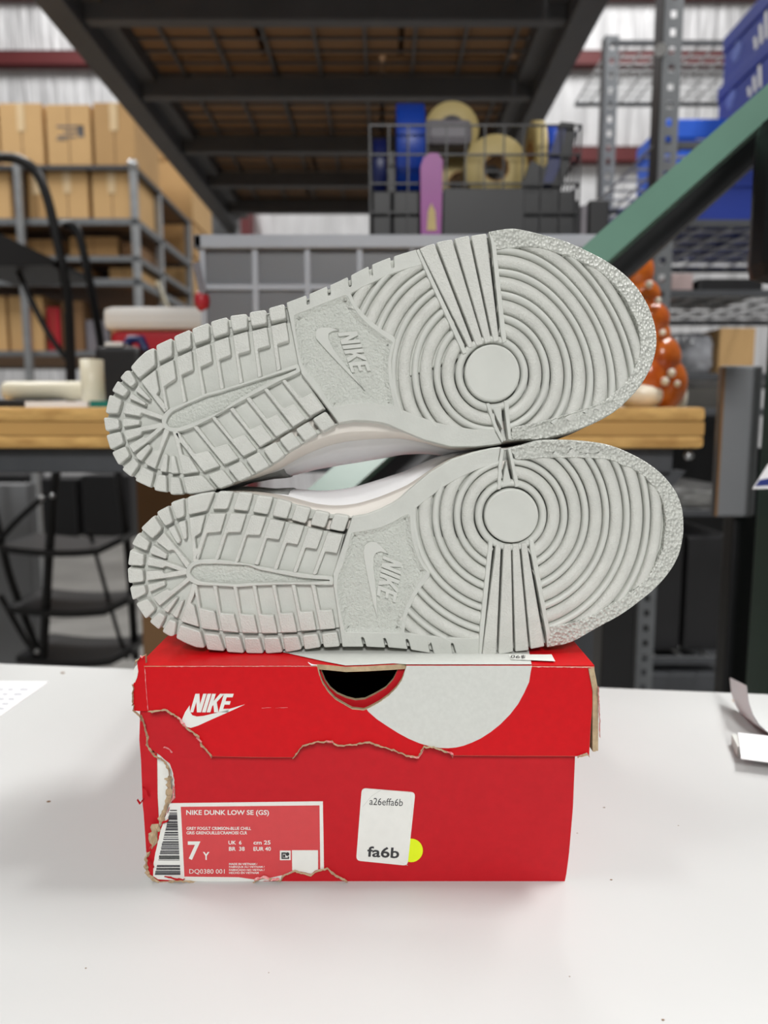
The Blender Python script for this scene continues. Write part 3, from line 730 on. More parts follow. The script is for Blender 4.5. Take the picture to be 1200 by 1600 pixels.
toe_out = cHH([(778, 808), (960, 770)]) + cJ([(400, 770), (600, 660), (760, 545), (900, 428), (1020, 288), (1095, 150), (1130, 5)]) + \
          cI([(1142, 700), (1130, 570), (1080, 440), (980, 312), (850, 210), (700, 130), (550, 75), (350, 46), (150, 38), (0, 46)]) + cG([(880, 80), (782, 102)])
toe_in = spline(toe_in, 4); toe_out = spline(toe_out, 4)
toe_border = toe_in + toe_out + cG([(800, 140)])
bars = [cHH([(374, 0), (415, 0), (378, 862), (320, 872), (264, 872)]), cHH([(433, 2), (492, 0), (510, 842), (450, 855), (392, 864)]), cHH([(502, 0), (555, -2), (632, 830), (525, 842)]), cHH([(568, -6), (615, -12), (755, 800), (645, 822)])]
walls = [cHH([(318, -30), (350, -28), (345, 60), (262, 870), (238, 870), (248, 640)]), cHH([(632, -35), (668, -30), (798, 690), (776, 808), (764, 690), (640, 40)]),
         cG([(694, 222), (714, 96), (736, 120), (722, 240), (712, 422), (684, 425)]), cG([(768, 112), (790, 98), (858, 395), (824, 408), (800, 270)])]
wedge = cG([(756, 202), (803, 393), (765, 396), (722, 412), (738, 280)])
HUB = (799.3, 805.6)
outline = cA([(610, 165), (740, 132), (870, 115), (1045, 115)]) + cC([(150, 130), (340, 165), (515, 215), (695, 270), (872, 315), (1055, 340)]) + cE([(80, 165), (200, 145), (330, 95), (440, 40), (500, 0)]) + \
          cG([(0, 425), (150, 300), (330, 190), (500, 135), (640, 105), (712, 96)]) + toe_out[::-1] + cHH([(755, 800), (632, 830), (510, 842), (378, 862), (243, 878), (60, 872)]) + \
          cF([(1000, 806), (790, 786), (580, 750), (160, 728)]) + cD([(990, 788), (968, 785), (790, 790), (612, 812), (432, 842), (252, 850), (70, 848)]) + \
          cB([(965, 832), (780, 800), (600, 755), (505, 705), (455, 692), (350, 628), (225, 528), (128, 380), (100, 352), (72, 225), (62, 190), (52, 45)]) + \
          cA([(55, 800), (75, 655), (90, 605), (150, 500), (175, 455), (300, 335), (322, 305), (435, 245), (455, 215), (580, 175)])
_k = [i for i, q in enumerate(outline) if q[0] > 845 and q[1] < 720][0]
mid_out = cA([(610, 175), (870, 125), (1045, 125)]) + cC([(150, 140), (340, 172)]) + [(440, 781), (487, 794), (520, 797), (553, 794), (592, 782), (638, 763), (664, 745)] + \
          cG([(330, 192), (500, 137), (640, 108), (782, 104), (880, 84)]) + outline[_k:]
ring_bands = [(44.5, 56.5, 0), (58.5, 77.5, 1), (79, 90, 0), (92, 111.5, 1), (113, 124, 0), (126, 145.5, 1), (147, 157.5, 0), (159.5, 179, 1), (180.5, 191, 0), (193, 212, 1), (214, 224, 0), (226.5, 244, 1)]
ring_field = toe_in + cHH([(774, 600), (664, 0), (655, -30)]) + cG([(795, 840)]) + cHH([(322, -30), (292, 200), (240, 735)]) + field_bl + field_l + field_t + cG([(692, 300), (684, 430), (860, 408), (842, 300)])

heel_floor = cA([(300, 600), (410, 490), (520, 410), (632, 362), (800, 315), (1018, 312), (1165, 325)]) + cC([(130, 330), (310, 368), (490, 408), (670, 450), (852, 492), (1010, 520), (930, 800), (905, 880)]) + \
             cD([(908, 210), (945, 480), (962, 620), (780, 640), (600, 655), (418, 668), (232, 672), (48, 668)]) + cB([(940, 655), (752, 632), (550, 555), (460, 500), (330, 410), (262, 310), (225, 180), (222, 75)]) + cA([(222, 800), (240, 700), (255, 650)])
def centroid(p): return (sum(q[0] for q in p) / len(p), sum(q[1] for q in p) / len(p))
def four(p): return centroid(p)
# matching points of the mirrored shoe on top
src = [centroid(h) for h in heel] + [centroid(h) for h in low] + [centroid(h) for h in upp]
dst = [centroid(q) for q in [
    uK([(255, 455), (340, 560), (462, 450), (440, 310), (400, 335), (320, 400)]), uK([(175, 540), (245, 475), (318, 580), (268, 628)]), uK([(103, 645), (165, 568), (262, 640), (225, 705)]), uK([(57, 815), (95, 680), (205, 720), (185, 840)]),
    uL([(52, 155), (180, 160), (185, 265), (65, 270)]), uL([(72, 290), (190, 270), (215, 375), (115, 410)]), uL([(115, 435), (225, 385), (270, 460), (180, 540)]), uL([(190, 555), (285, 475), (340, 525), (280, 635)]),
    uL([(292, 640), (355, 550), (460, 585), (430, 720)]), uL([(440, 725), (480, 610), (558, 620), (550, 750)]), uL([(568, 755), (575, 625), (655, 630), (690, 765)]), uL([(680, 635), (835, 612), (930, 730), (800, 752), (705, 762)]),
    uK([(462, 290), (595, 235), (597, 380), (485, 435)]), uK([(605, 215), (735, 170), (742, 310), (622, 360)]), uK([(748, 155), (880, 112), (888, 265), (765, 290)]), uK([(893, 105), (1030, 65), (1035, 205), (910, 240)]),
    uK([(1045, 50), (1170, 35), (1190, 170), (1065, 195)]), uM([(145, 240), (275, 205), (285, 330), (158, 355)]), uM([(300, 200), (420, 165), (438, 295), (315, 315)]),
    uL([(870, 612), (990, 565), (1080, 680), (960, 720)]), uL([(1020, 555), (1130, 500), (1225, 600), (1110, 665)]), uN([(110, 800), (220, 735), (320, 830), (205, 893)]), uN([(245, 725), (365, 640), (430, 745), (320, 820)]),
    uN([(375, 640), (490, 565), (555, 660), (440, 725)]), uN([(510, 560), (615, 485), (690, 590), (565, 655)]), uN([(640, 475), (750, 410), (830, 500), (705, 575)])]]
src += [HUB]; dst += [(769.7, 582.8)]
src += cHH([(264, 872), (378, 862), (392, 864), (510, 842), (525, 842), (632, 830), (645, 822), (755, 800), (778, 808)])
dst += uO([(530, 140), (638, 88), (655, 88), (765, 68), (783, 58), (884, 42), (908, 34), (1008, 20), (1042, 10)])
src += cG([(756, 202), (750, 96)]); dst += uP([(855, 695), (885, 785)])
src += [cF([(155, 640)])[0], cF([(362, 646)])[0], cF([(572, 656)])[0], cF([(782, 676)])[0], cF([(997, 695)])[0]]
dst += [(481, 475), (514.4, 461), (546.5, 446.7), (580, 432.6), (613.7, 417.4)]
src += [(1068.5, 805), (970, 961), (933.3, 981), (980, 706), (910, 689), (1060.8, 867.5), (706, 718), (550.8, 806.7)]
dst += [(1022.8, 502), (884.5, 377), (845, 365.5), (980.7, 625.7), (914, 667), (995.2, 448.4), (704.7, 697.7), (529.6, 662)]
src += [cE([(775, 672)])[0], cF([(556, 592)])[0]]; dst += [uQ([(135, 468)])[0], uO([(40, 455)])[0]]
class TPS:
    def __init__(s, a, c, lam=60.0):
        a = np.array(a, float) / 100; c = np.array(c, float); n = len(a)
        d = np.linalg.norm(a[:, None] - a[None], axis=2)
        K = np.where(d > 0, d * d * np.log(d + 1e-12), 0) + np.eye(n) * lam / 1000
        Pm = np.hstack([np.ones((n, 1)), a]); L = np.zeros((n + 3, n + 3)); L[:n, :n] = K; L[:n, n:] = Pm; L[n:, :n] = Pm.T
        s.w = np.linalg.solve(L, np.vstack([c, np.zeros((3, 2))])); s.a = a
    def __call__(s, p):
        p = np.array(p, float) / 100; d = np.linalg.norm(p[:, None] - s.a[None], axis=2)
        K = np.where(d > 0, d * d * np.log(d + 1e-12), 0)
        return np.hstack([K, np.ones((len(p), 1)), p]) @ s.w
tps = TPS(src, dst)
def inside(p, poly):
    x, y = p; c = False; j = len(poly) - 1
    for i in range(len(poly)):
        xi, yi = poly[i]; xj, yj = poly[j]
        if (yi > y) != (yj > y) and x < (xj - xi) * (y - yi) / (yj - yi) + xi: c = not c
        j = i
    return c
# lid top is met where the sole's lowest edge touches it
_d = ray(600, 1022.5); D0 = _d.y * (z_lid - CAM.z) / _d.z
AX0, AX1 = Vector((202, 886)), Vector((1068, 812))
def along(x, y): return (Vector((x, y)) - AX0).dot((AX1 - AX0)) / (AX1 - AX0).length_squared

def make_shoe(label, upper):
    def lean(s):
        """the shoe on top leans back on the other; its soft arch sags further into the gap at the waist"""
        if not upper: return Vector((0, 1, 0))
        k = 0.12 + (0.15 * math.sin((s - .20) / .36 * math.pi) if .20 < s < .56 else 0) + 0.05 * min(1, max(0, (s - .54) / .12))
        return Vector((0, 1, -k)).normalized()
    back = lean(0.45)
    def remap(pts):
        if not upper: return pts
        return [tuple(q) for q in tps(pts)]
    def P0(x, y, h):
        """x, y in the pixel frame of the lower sole; h metres towards the viewer"""
        s = along(x, y)
        Y = D0 + (0.10 * max(0, s - 0.62) ** 2) + 0.06 * max(0, 0.1 - s) ** 2
        if upper: Y += 0.004
        (u, v), = remap([(x, y)])
        return W(u, v, Y), lean(s)
    cache = {}
    def P(x, y, h):
        k = (round(x, 3), round(y, 3))
        if k not in cache: cache[k] = P0(x, y, 0.0)
        p, bk_ = cache[k]
        return p - bk_ * h
    sh = thing('sneaker', label, 'shoe', P(560, 1020 if not upper else 780, -0.05), 'pair of sneakers on the shoe box')
    G0 = -0.0034
    def part(name, loops, h1, m, bev=(1.5, 0.0006), rnd=0, h0=G0, parent=None, draft=0.6):
        lp = [rounded(l, rnd, 3) if rnd else l for l in loops]
        bd = B(); slab(bd, lp, h0, h1, bev, P, draft=draft)
        return bd.build(name, m, parent or sh)
    # base of the outsole
    ol = dense(outline, 7); ol = ccw(ol)
    bd = B(); slab(bd, [inset(ol, 2.2)], -0.007, G0 + 0.0002, (1.0, 0.0004), P); bd.build('outsole_base', M_base, sh)
    hf = ccw(dense(heel_floor, 7)); bd = B(); slab(bd, [hf], -0.006, -0.0030, (1.0, 0.0004), P); bd.build('heel_floor', M_rub, sh)
    for p in heel + low + upp: part('tread_block', [p], 0.0, M_block, (1.8, 0.0008), 4.0)
    for p in plates: part('tread_plate', [p], -0.0002, M_block, (1.3, 0.0006), 2.2)
    for p in fingers: part('tread_finger', [p], -0.0002, M_block, (1.3, 0.0006), 2.5)
    part('heel_rim', [dense(rounded(rim, 3), 8), rounded(channel, 4)], -0.0002, M_rub, (1.0, 0.0006), 0)
    bd = B(); slab(bd, [rounded(channel, 4)], -0.005, -0.0022, None, P); bd.build('heel_channel', M_pock, sh)
    wp = part('waist_plate', [dense(rounded(waist, 1.6, 2), 6), rounded(pocket, 6)], -0.0002, M_rub, (1.2, 0.0006), 0)
    # sunken pocket with sloping sides
    lp = ccw(dense(rounded(pocket, 6), 5)); bd = B()
    rings = [(inset(lp, -1.5), -0.0003), (inset(lp, 1), -0.0006), (inset(lp, 7), -0.0020)]
    vs = [P(q[0], q[1], h) for r, h in rings for q in r]; N = len(lp)
    fs = [(k * N + i, k * N + (i + 1) % N, (k + 1) * N + (i + 1) % N, (k + 1) * N + i) for k in range(2) for i in range(N)]
    k0 = len(bd.v); bd.add(vs, fs, 0, True)
    for t in tessellate_polygon([[Vector((q[0], q[1], 0)) for q in rings[-1][0]]]):
        bd.f.append([2 * N + i for i in t]); bd.mi.append(0); bd.sm.append(False)
    pk = bd.build('waist_pocket', M_pock, sh)
    # emblem inside the pocket (reads the same way on both shoes, so it is laid out on the finished plane)
    def PU(x, y, h):
        return W(x, y, D0 + (0.004 if upper else 0)) - back * (h - 0.0020)
    if upper:
        sw = uM([(665, 435), (663, 395), (675, 365), (705, 352), (780, 350), (850, 374), (800, 380), (768, 398), (764, 435), (795, 510), (860, 600), (950, 710), (1050, 845), (975, 768), (850, 640), (720, 500)])
        lt = logo_letters(*uM([(835, 395), (945, 705), (985, 380)])); marks = [uM([(805, 495), (835, 500), (812, 470)]), uM([(1092, 735), (1118, 740), (1098, 705)])]
    else:
        sw = cE([(165, 490), (178, 435), (230, 402), (290, 408), (340, 448), (403, 520), (330, 495), (285, 508), (262, 555), (263, 650), (278, 780), (290, 920), (300, 1125), (262, 1000), (235, 880), (195, 690), (172, 560)])
        lt = logo_letters(*cE([(352, 530), (290, 905), (532, 602)])); marks = [cE([(280, 590), (275, 630), (325, 600)]), cF([(392, 345), (388, 395), (435, 352)])]
    bd = B()
    slab(bd, [rounded(sw, 1.0, 2)], -0.0004, 0.0010, (0.5, 0.0003), PU)
    for q in lt: slab(bd, [q], -0.0004, 0.0010, (0.35, 0.0003), PU)
    for mk in marks:
        put_text(bd, '®', mk, PU, 0.0007)
    bd.build('emblem', M_smooth, pk)
    # ring field
    hx, hy = HUB
    def pol(r, a):
        dx = r * math.cos(a); dy = r * math.sin(a)
        if dx > 0: dx *= (1 - 0.00011 * dx)
        return hx + dx, hy + dy
    rf = ccw(ring_field); grown = inset(dense(rf, 6), -3.6)
    bd = B(); slab(bd, [dense(inset(rf, -3), 8)], -0.006, G0 + 0.0004, None, P); bd.build('ring_floor', M_base, sh)
    for r0, r1, wide in ring_bands:
        top = -0.0003 if wide else -0.0001; wdt = r1 - r0
        prof = [(r0, G0), (r0 + 0.6, top - 0.0012), (r0 + wdt * .18, top - 0.0005), (r0 + wdt * .36, top - 0.0001), (r0 + wdt * .5, top), (r0 + wdt * .64, top - 0.0001), (r0 + wdt * .82, top - 0.0005), (r1 - 0.6, top - 0.0012), (r1, G0)] if wide else \
               [(r0, G0), (r0 + 0.8, top - 0.0010), (r0 + wdt * .28, top - 0.0002), (r0 + wdt * .5, top), (r0 + wdt * .72, top - 0.0002), (r1 - 0.8, top - 0.0010), (r1, G0)]
        n = max(140, int(r1 * 2.4)); rm = (r0 + r1) / 2
        keep = []
        for k in range(n):
            a = 2 * math.pi * (k + .5) / n
            keep.append(inside(pol(r0 + 1, a), grown) or inside(pol(r1 - 1, a), grown) or inside(pol(rm, a), grown))
        # each continuous arc is one rib
        start = 0
        while start < n and keep[start]: start += 1
        if start == n: runs = [(0, n)]
        else:
            runs = []; i = start; end = start + n
            while i < end:
                if keep[i % n]:
                    j = i
                    while j < end and keep[j % n]: j += 1
                    runs.append((i, j)); i = j
                else: i += 1
        for i0, i1 in runs:
            if i1 - i0 < 2: continue
            bd = B(); m = len(prof); vs = []
            for k in range(i0, i1 + 1):
                a = 2 * math.pi * k / n
                for r, h in prof: vs.append(P(*pol(r, a), h))
            fs = [(k * m + j, k * m + j + 1, (k + 1) * m + j + 1, (k + 1) * m + j) for k in range(i1 - i0) for j in range(m - 1)]
            bd.add(vs, fs, 0, True)
            bd.build('tread_ring', M_block if wide else M_smooth, sh)
    hubp = [pol(42.3, 2 * math.pi * k / 56) for k in range(56)]
    part('pivot_disc', [hubp], 0.0004, M_smooth, (3.0, 0.0009))
    for p in bars: part('flex_bar', [p], 0.0004, M_block, (1.6, 0.0007), 2.5)
    for p in walls: part('bar_wall', [p], 0.0005, M_smooth, (0.9, 0.0005), 1.2)
    part('pivot_wedge', [wedge], -0.0002, M_smooth, (1.4, 0.0006), 2)
    part('toe_border', [dense(toe_border, 7)], 0.0001, M_knurl, (1.6, 0.0007))
    # ---- midsole
    ml = smooth_loop(dense(ccw(dense(mid_out, 9)), 9), 2); ml = ccw(ml)
    N = len(ml); bd = B()
    lay = [(34.0, -0.0056), (3.0, -0.0050), (1.6, -0.0065), (0.8, -0.012), (1.6, -0.02), (3.0, -0.0255), (6.0, -0.0268), (14, -0.027)]
    vs = []; fs = []
    for d, h in lay: vs += [P(q[0], q[1], h) for q in inset(ml, d)]
    for k in range(len(lay) - 1): fs += [(k * N + i, k * N + (i + 1) % N, (k + 1) * N + (i + 1) % N, (k + 1) * N + i) for i in range(N)]
    bd.add(vs, fs, 0, True); bd.build('midsole', M_mid, sh)
    # ---- leather upper, lofted from the midsole to the throat
    cx = (AX1 - AX0).normalized(); nx = Vector((-cx.y, cx.x)); L = (AX1 - AX0).length
    Ht = lambda s: np.interp(s, [0, .08, .2, .33, .42, .55, .68, .8, .92, 1], [.088, .095, .092, .09, .093, .082, .066, .054, .045, .036])
    def sect(q, t, grow=0.0):
        d = Vector(q) - AX0; u = d.dot(cx); v = d.dot(nx)
        s = min(1, max(0, u / L))
        w = np.interp(t, [0, .12, .3, .5, .7, .85, .95, 1], [.985, 1.0, .97, .86, .70, .52, .36, .26])
        wl = np.interp(t, [0, .12, .3, .5, .7, .85, 1], [.988, .99, .975, .95, .91, .87, .84])
        um = 0.46 * L
        u2 = um + (u - um) * wl; v2 = v * w
        if v < 0 and .24 < s < .64:                                    # medial arch bulges past the waist
            v2 -= 27 * math.sin((s - .24) / .40 * math.pi) * float(np.interp(t, [0, .15, .35, .6, .9], [.35, .75, 1, .6, 0]))
        g = AX0 + cx * u2 + nx * v2
        if grow:
            g += (Vector(q) - (AX0 + cx * u)).normalized() * grow
        return g, -0.0262 - t * (Ht(s) - 0.0262)
    ts = [0, .06, .12, .2, .3, .4, .5, .6, .7, .78, .85, .92, 1.0]
    q6 = inset(ml, 3)
    bd = B(); vs = []; fs = []
    for q in inset(ml, 40): vs.append(P(q[0], q[1], -0.0258))          # closed underneath
    for t in ts:
        for q in q6:
            g, h = sect(q, t); vs.append(P(g.x, g.y, h))
    K = len(ts)
    for k in range(K): fs += [(k * N + i, k * N + (i + 1) % N, (k + 1) * N + (i + 1) % N, (k + 1) * N + i) for i in range(N)]
    bd.add(vs, fs, 0, True)
    bd.add(vs[K * N:], [list(range(N))], 0)
    up = bd.build('upper', M_leather, sh)
    def panel(name, cond, m, g=2.4):
        bd = B(); idx = {}; vs = []; fs = []
        def vid(k, i, gg):
            key = (k, i % N, gg)
            if key not in idx:
                q = q6[i % N]; gp, h = sect(q, ts[k], g if gg else 0.2); idx[key] = len(vs); vs.append(P(gp.x, gp.y, h))
            return idx[key]
        for k in range(K - 1):
            for i in range(N):
                q = q6[i]; s = along(*q); side = (Vector(q) - AX0).dot(nx) < 0
                if cond(s, (ts[k] + ts[k + 1]) / 2, side):
                    fs.append([vid(k, i, 1), vid(k, i + 1, 1), vid(k + 1, i + 1, 1), vid(k + 1, i, 1)])
                    for (ka, ia, kb, ib, nk, ni) in ((k, i, k, i + 1, k - 1, i), (k, i + 1, k + 1, i + 1, k, i + 1), (k + 1, i + 1, k + 1, i, k + 1, i), (k + 1, i, k, i, k, i - 1)):
                        qq = q6[ni % N]
                        if nk < 0 or nk >= K - 1 or not cond(along(*qq), (ts[nk] + ts[nk + 1]) / 2, (Vector(qq) - AX0).dot(nx) < 0):
                            fs.append([vid(ka, ia, 1), vid(ka, ia, 0), vid(kb, ib, 0), vid(kb, ib, 1)])
        if fs:
            bd.add(vs, fs, 0, True); return bd.build(name, m, sh)
    panel('heel_counter', lambda s, t, sd: s < 0.27 and t < 0.62 - s * 1.0, M_suede)
    panel('toe_guard', lambda s, t, sd: s > 0.70 and t < 0.34 + (s - .7) * 0.5, M_suede)
    panel('eyestay', lambda s, t, sd: 0.40 < s < 0.68 and 0.62 < t < 0.95, M_suede)
    panel('collar', lambda s, t, sd: s < 0.36 and t > 0.78, M_lining, 3.5)
    # tongue, laces and foot opening on the far side
    bd = B(); q = []
    for k in range(28):
        a = 2 * math.pi * k / 28; c = AX0 + cx * (L * (0.21 + 0.15 * math.cos(a))) + nx * (32 * math.sin(a)); q.append((c.x, c.y))
    slab(bd, [ccw(q)], -0.086, -0.0935, None, P); bd.build('foot_opening', M_lining, sh)
    bd = B(); q = [AX0 + cx * (L * s) + nx * v for s, v in ((.36, -30), (.36, 30), (.5, 26), (.66, 18), (.66, -18), (.5, -26))]
    hs = [-.099, -.099, -.09, -.072, -.072, -.09]
    bd.add([P(p.x, p.y, h) for p, h in zip(q, hs)] + [P(p.x, p.y, h + .004) for p, h in zip(q, hs)], [(0, 1, 2, 5), (2, 3, 4, 5), (6, 11, 8, 7), (8, 11, 10, 9)] + [(i, (i + 1) % 6, 6 + (i + 1) % 6, 6 + i) for i in range(6)])
    bd.build('tongue', M_leather, sh)
    for k in range(6):
        s = .41 + .045 * k; bd = B(); h0 = -float(Ht(s)) - 0.004
        pts = [AX0 + cx * (L * (s + .01 * abs(v) / 40)) + nx * v for v in (-42, -28, -14, 0, 14, 28, 42)]
        bd.tube([P(p.x, p.y, h0 - .003 + 0.006 * (abs(j - 3) / 3) ** 2) for j, p in enumerate(pts)], 0.003, 7)
        bd.build('lace', M_lace, sh)
    return sh
make_shoe('pale grey soled white sneaker resting directly on the red box lid', False)
make_shoe('pale grey soled white sneaker stacked on top of the other shoe', True)
# ------------------------------------------------------------------ background: bench and what stands on it
BY = 0.92
zt = W(600, 636, BY).z; zu = W(600, 701, BY).z
xb1 = W(1103, 660, BY).x
bench = thing('workbench', 'workbench with thick particle board top and grey steel frame behind the shoes', 'workbench', (-0.3, BY + 0.35, 0))
tk = (zt - zu)
b = B(); b.box(-1.5, xb1, BY, BY + 0.72, zt - tk * 0.36, zt, 0.006); b.build('board_layer', M_osb, bench)
b = B(); b.box(-1.5, xb1 - 0.001, BY + 0.001, BY + 0.72, zu + tk * 0.32, zt - tk * 0.36); b.build('board_core', M_osbmid, bench)
b = B(); b.box(-1.5, xb1, BY, BY + 0.72, zu, zu + tk * 0.32, 0.006); b.build('board_layer', M_osb, bench)
zbm = W(600, 738, BY + 0.03).z
b = B(); b.box(-1.5, xb1 - 0.03, BY + 0.02, BY + 0.05, zbm, zu, 0.003); b.build('front_beam', M_dark, bench)
b = B(); b.box(-1.5, xb1 - 0.03, BY + 0.66, BY + 0.69, zbm, zu, 0.003); b.build('rear_beam', M_dark, bench)
for y in (BY + 0.06, BY + 0.62):
    b = B(); b.box(xb1 - 0.1, xb1 - 0.055, y, y + 0.045, 0, zu, 0.003); b.build('leg', M_black, bench)
    b = B(); b.box(-1.45, -1.405, y, y + 0.045, 0, zu, 0.003); b.build('leg', M_black, bench)
b = B(); q = [W(1010, 736, BY + .03), W(1072, 736, BY + .03), W(1042, 770, BY + .03), W(1012, 770, BY + .03)]
b.add(q + [p + Vector((0, 0.03, 0)) for p in q], [(0, 1, 2, 3), (7, 6, 5, 4), (0, 4, 5, 1), (1, 5, 6, 2), (2, 6, 7, 3), (3, 7, 4, 0)])
b.build('gusset', M_dark, bench)
b = B(); q0 = W(1076, 712, BY + .02); b.lathe([(0, -0.004), (0.006, -0.004), (0.006, 0.002), (0, 0.002)], q0, 'Y', 10); b.build('bolt', M_chrome, bench)

def ontop(px, Y): return Vector((W(px, 636, Y).x, Y, zt))
# ivory pipe lengths
b = B(); p0, p1 = W(8, 602, 1.1), W(132, 602, 1.1); r = 14.5 / F * 1.1
zc = zt + 0.013 + r
b.tube([(p0.x, 1.1, zc), (p0.x + .004, 1.1, zc), (p1.x, 1.1, zc)], [r * .9, r, r], 20)
b.solo('pipe', M_pvc, 'ivory plastic pipe lying flat on the particle board bench', 'pipe')
b = B(); c = W(145, 600, 1.07); rr = 17.5 / F * 1.07; zz = W(145, 562, 1.07).z
b.lathe([(0, zt + .003), (rr, zt + .003), (rr, zz), (rr * .85, zz), (rr * .85, zz - .02), (0, zz - .02)], (c.x, 1.07, 0), 'Z', 24)
b.solo('pipe_fitting', M_pvc, 'short ivory pipe fitting standing upright on the bench', 'pipe fitting')
b = B(); p = W(100, 634, 1.0); b.box(W(56, 630, 1.0).x, W(150, 630, 1.0).x, .97, 1.12, zt, zt + 0.008); 
b.solo('card_pad', M_paper, 'white pad of card lying under the ivory pipe fitting', 'card')
b = B(); b.box(W(149, 630, 1.0).x, W(178, 630, 1.0).x, .98, 1.12, zt, zt + 0.009)
b.solo('teal_card', M_teal, 'teal card beside the white pad on the bench', 'card')
b = B(); b.box(W(-40, 630, 1.0).x, W(56, 630, 1.0).x, .99, 1.2, zt, zt + 0.011, 0.003)
b.solo('black_tray', M_blackp, 'flat black tray under the ivory pipe', 'tray')
# black canister
bc = thing('canister', 'black canister with pale lid standing beside the ivory pipe fitting', 'canister', ontop(200, 1.3))
b = B(); x0, x1 = W(163, 600, 1.3).x, W(232, 600, 1.3).x; ztop = W(190, 545, 1.3).z
b.box(x0, x1, 1.26, 1.34, zt, ztop, 0.008); b.build('body', M_blackp, bc)
b = B(); b.box(x0 + .016, x1 - .03, 1.265, 1.33, ztop, ztop + 0.008, 0.003); b.build('lid', M_coolw, bc)
b = B(); b.tube([(x1 - .04, 1.3, ztop), (x1 - .028, 1.3, ztop + .016), (x1 - .01, 1.3, ztop + .016), (x1 - .002, 1.3, ztop - .004)], .008, 8); b.build('handle', M_navy, bc)
# red and white cooler
ck = thing('cooler', 'red picnic cooler with white lid standing behind the black canister', 'cooler', ontop(265, 1.52))
b = B(); x0, x1 = W(186, 560, 1.5).x, W(345, 560, 1.5).x; zl = W(250, 517, 1.45).z; zh = W(250, 481, 1.45).z
b.box(x0 + .006, x1 - .006, 1.44, 1.62, zt, zl, 0.012); b.build('body', M_coolred, ck)
b = B(); b.box(x0 - .004, x1 + .004, 1.43, 1.63, zl, zh, 0.014); b.build('lid', M_coolw, ck)
b = B(); b.box(x0 + .02, x1 - .02, 1.47, 1.59, zh, zh + .005, 0.002); b.build('lid_recess', M_greyp, ck)

# clear tote
TY = 1.1
tx0, tx1 = W(306, 500, TY).x, W(948, 500, TY).x
zr = W(500, 366, TY).z; zr2 = W(500, 387, TY).z
tote = thing('storage_tote', 'frosted clear plastic storage tote on the workbench behind the shoes', 'tote', ((tx0 + tx1) / 2, TY + .19, zt))
b = B(); th = .003; y1 = TY + .38
b.box(tx0 + .012, tx1 - .012, TY + .012, TY + .015, zt, zr2); b.box(tx0 + .012, tx1 - .012, y1 - .015, y1 - .012, zt, zr2)
b.box(tx0 + .012, tx0 + .015, TY + .015, y1 - .015, zt, zr2); b.box(tx1 - .015, tx1 - .012, TY + .015, y1 - .015, zt, zr2)
b.box(tx0 + .015, tx1 - .015, TY + .015, y1 - .015, zt, zt + .003)
b.build('body', M_clear, tote)
b = B(); b.box(tx0, tx1, TY, TY + .012, zr2, zr, .002); b.box(tx0, tx1, y1 - .012, y1, zr2, zr, .002); b.box(tx0, tx0 + .012, TY, y1, zr2, zr, .002); b.box(tx1 - .012, tx1, TY, y1, zr2, zr, .002)
b.build('rim', M_clearrim, tote)
b = B(); b.box(tx0 + .006, tx1 - .006, TY + .006, y1 - .006, zr - .006, zr - .002); b.build('lid', M_clearrim, tote)
for px in (316, 398, 480, 562, 644, 726, 808, 890):
    x = W(px, 450, TY).x; b = B(); b.box(x - .004, x + .004, TY + .006, TY + .012, zt + .01, zr2); b.build('rib', M_clearrim, tote)
zm = W(500, 447, TY).z
b = B(); b.box(tx0 + .012, tx1 - .012, TY + .007, TY + .012, zm - .004, zm + .004); b.build('rib', M_clearrim, tote)
b = B(); q = [W(301, 412, TY), W(310, 408, TY), W(322, 458, TY), W(312, 462, TY)]
b.add(q + [p + Vector((0, .03, 0)) for p in q], [(0, 1, 2, 3), (7, 6, 5, 4), (0, 4, 5, 1), (1, 5, 6, 2), (2, 6, 7, 3), (3, 7, 4, 0)]); lt = b.build('latch', M_greyp, tote)
b = B(); c = W(316, 470, TY + .01); b.ball(c, .016, (0.7, .8, 1)); b.build('latch_tip', M_coolred, lt)
b = B(); b.box(W(512, 400, 1.2).x, W(585, 400, 1.2).x, 1.19, 1.3, W(540, 450, 1.2).z, W(540, 404, 1.2).z, .012)
b2 = W(540, 450, 1.2).z
b.box(W(500, 400, 1.2).x, W(640, 400, 1.2).x, 1.17, 1.32, zt + .003, b2 + .002, .012)
b.solo('purple_case', M_dpurple, 'dark purple plastic case inside the clear tote', 'case')
b = B(); b.box(W(368, 500, 1.24).x, W(492, 500, 1.24).x, 1.2, 1.36, zt + .003, W(400, 470, 1.24).z, .006)
b.solo('grey_carton', M_greyp, 'grey carton inside the clear tote below its upper ribs', 'carton')

# wire basket of packing tape on the tote
KY = 1.14
kx0, kx1 = W(578, 300, KY).x, W(905, 300, KY).x; kz1 = W(700, 196, KY).z; kz0 = zr
KD = .2
bk = thing('wire_basket', 'black wire basket of packing tape standing on the clear tote', 'basket', ((kx0 + kx1) / 2, KY + KD / 2, kz0))
b = B(); nx_ = 11
for k in range(nx_ + 1):
    x = kx0 + (kx1 - kx0) * k / nx_
    for y in (KY, KY + KD): b.bar((x, y, kz0), (x, y, kz1), .0022, .0022, (1, 0, 0))
    b.bar((x, KY, kz0 + .002), (x, KY + KD, kz0 + .002), .0022, .0022)
for k in range(5):
    z = kz0 + (kz1 - kz0) * k / 4
    for y in (KY, KY + KD): b.bar((kx0, y, z), (kx1, y, z), .0026, .0026)
    for x in (kx0, kx1): b.bar((x, KY, z), (x, KY + KD, z), .0026, .0026)
for k in range(1, 8):
    y = KY + KD * k / 8
    for x in (kx0, kx1): b.bar((x, y, kz0), (x, y, kz1), .0022, .0022, (1, 0, 0))
b.build('wire_cage', M_black, bk)
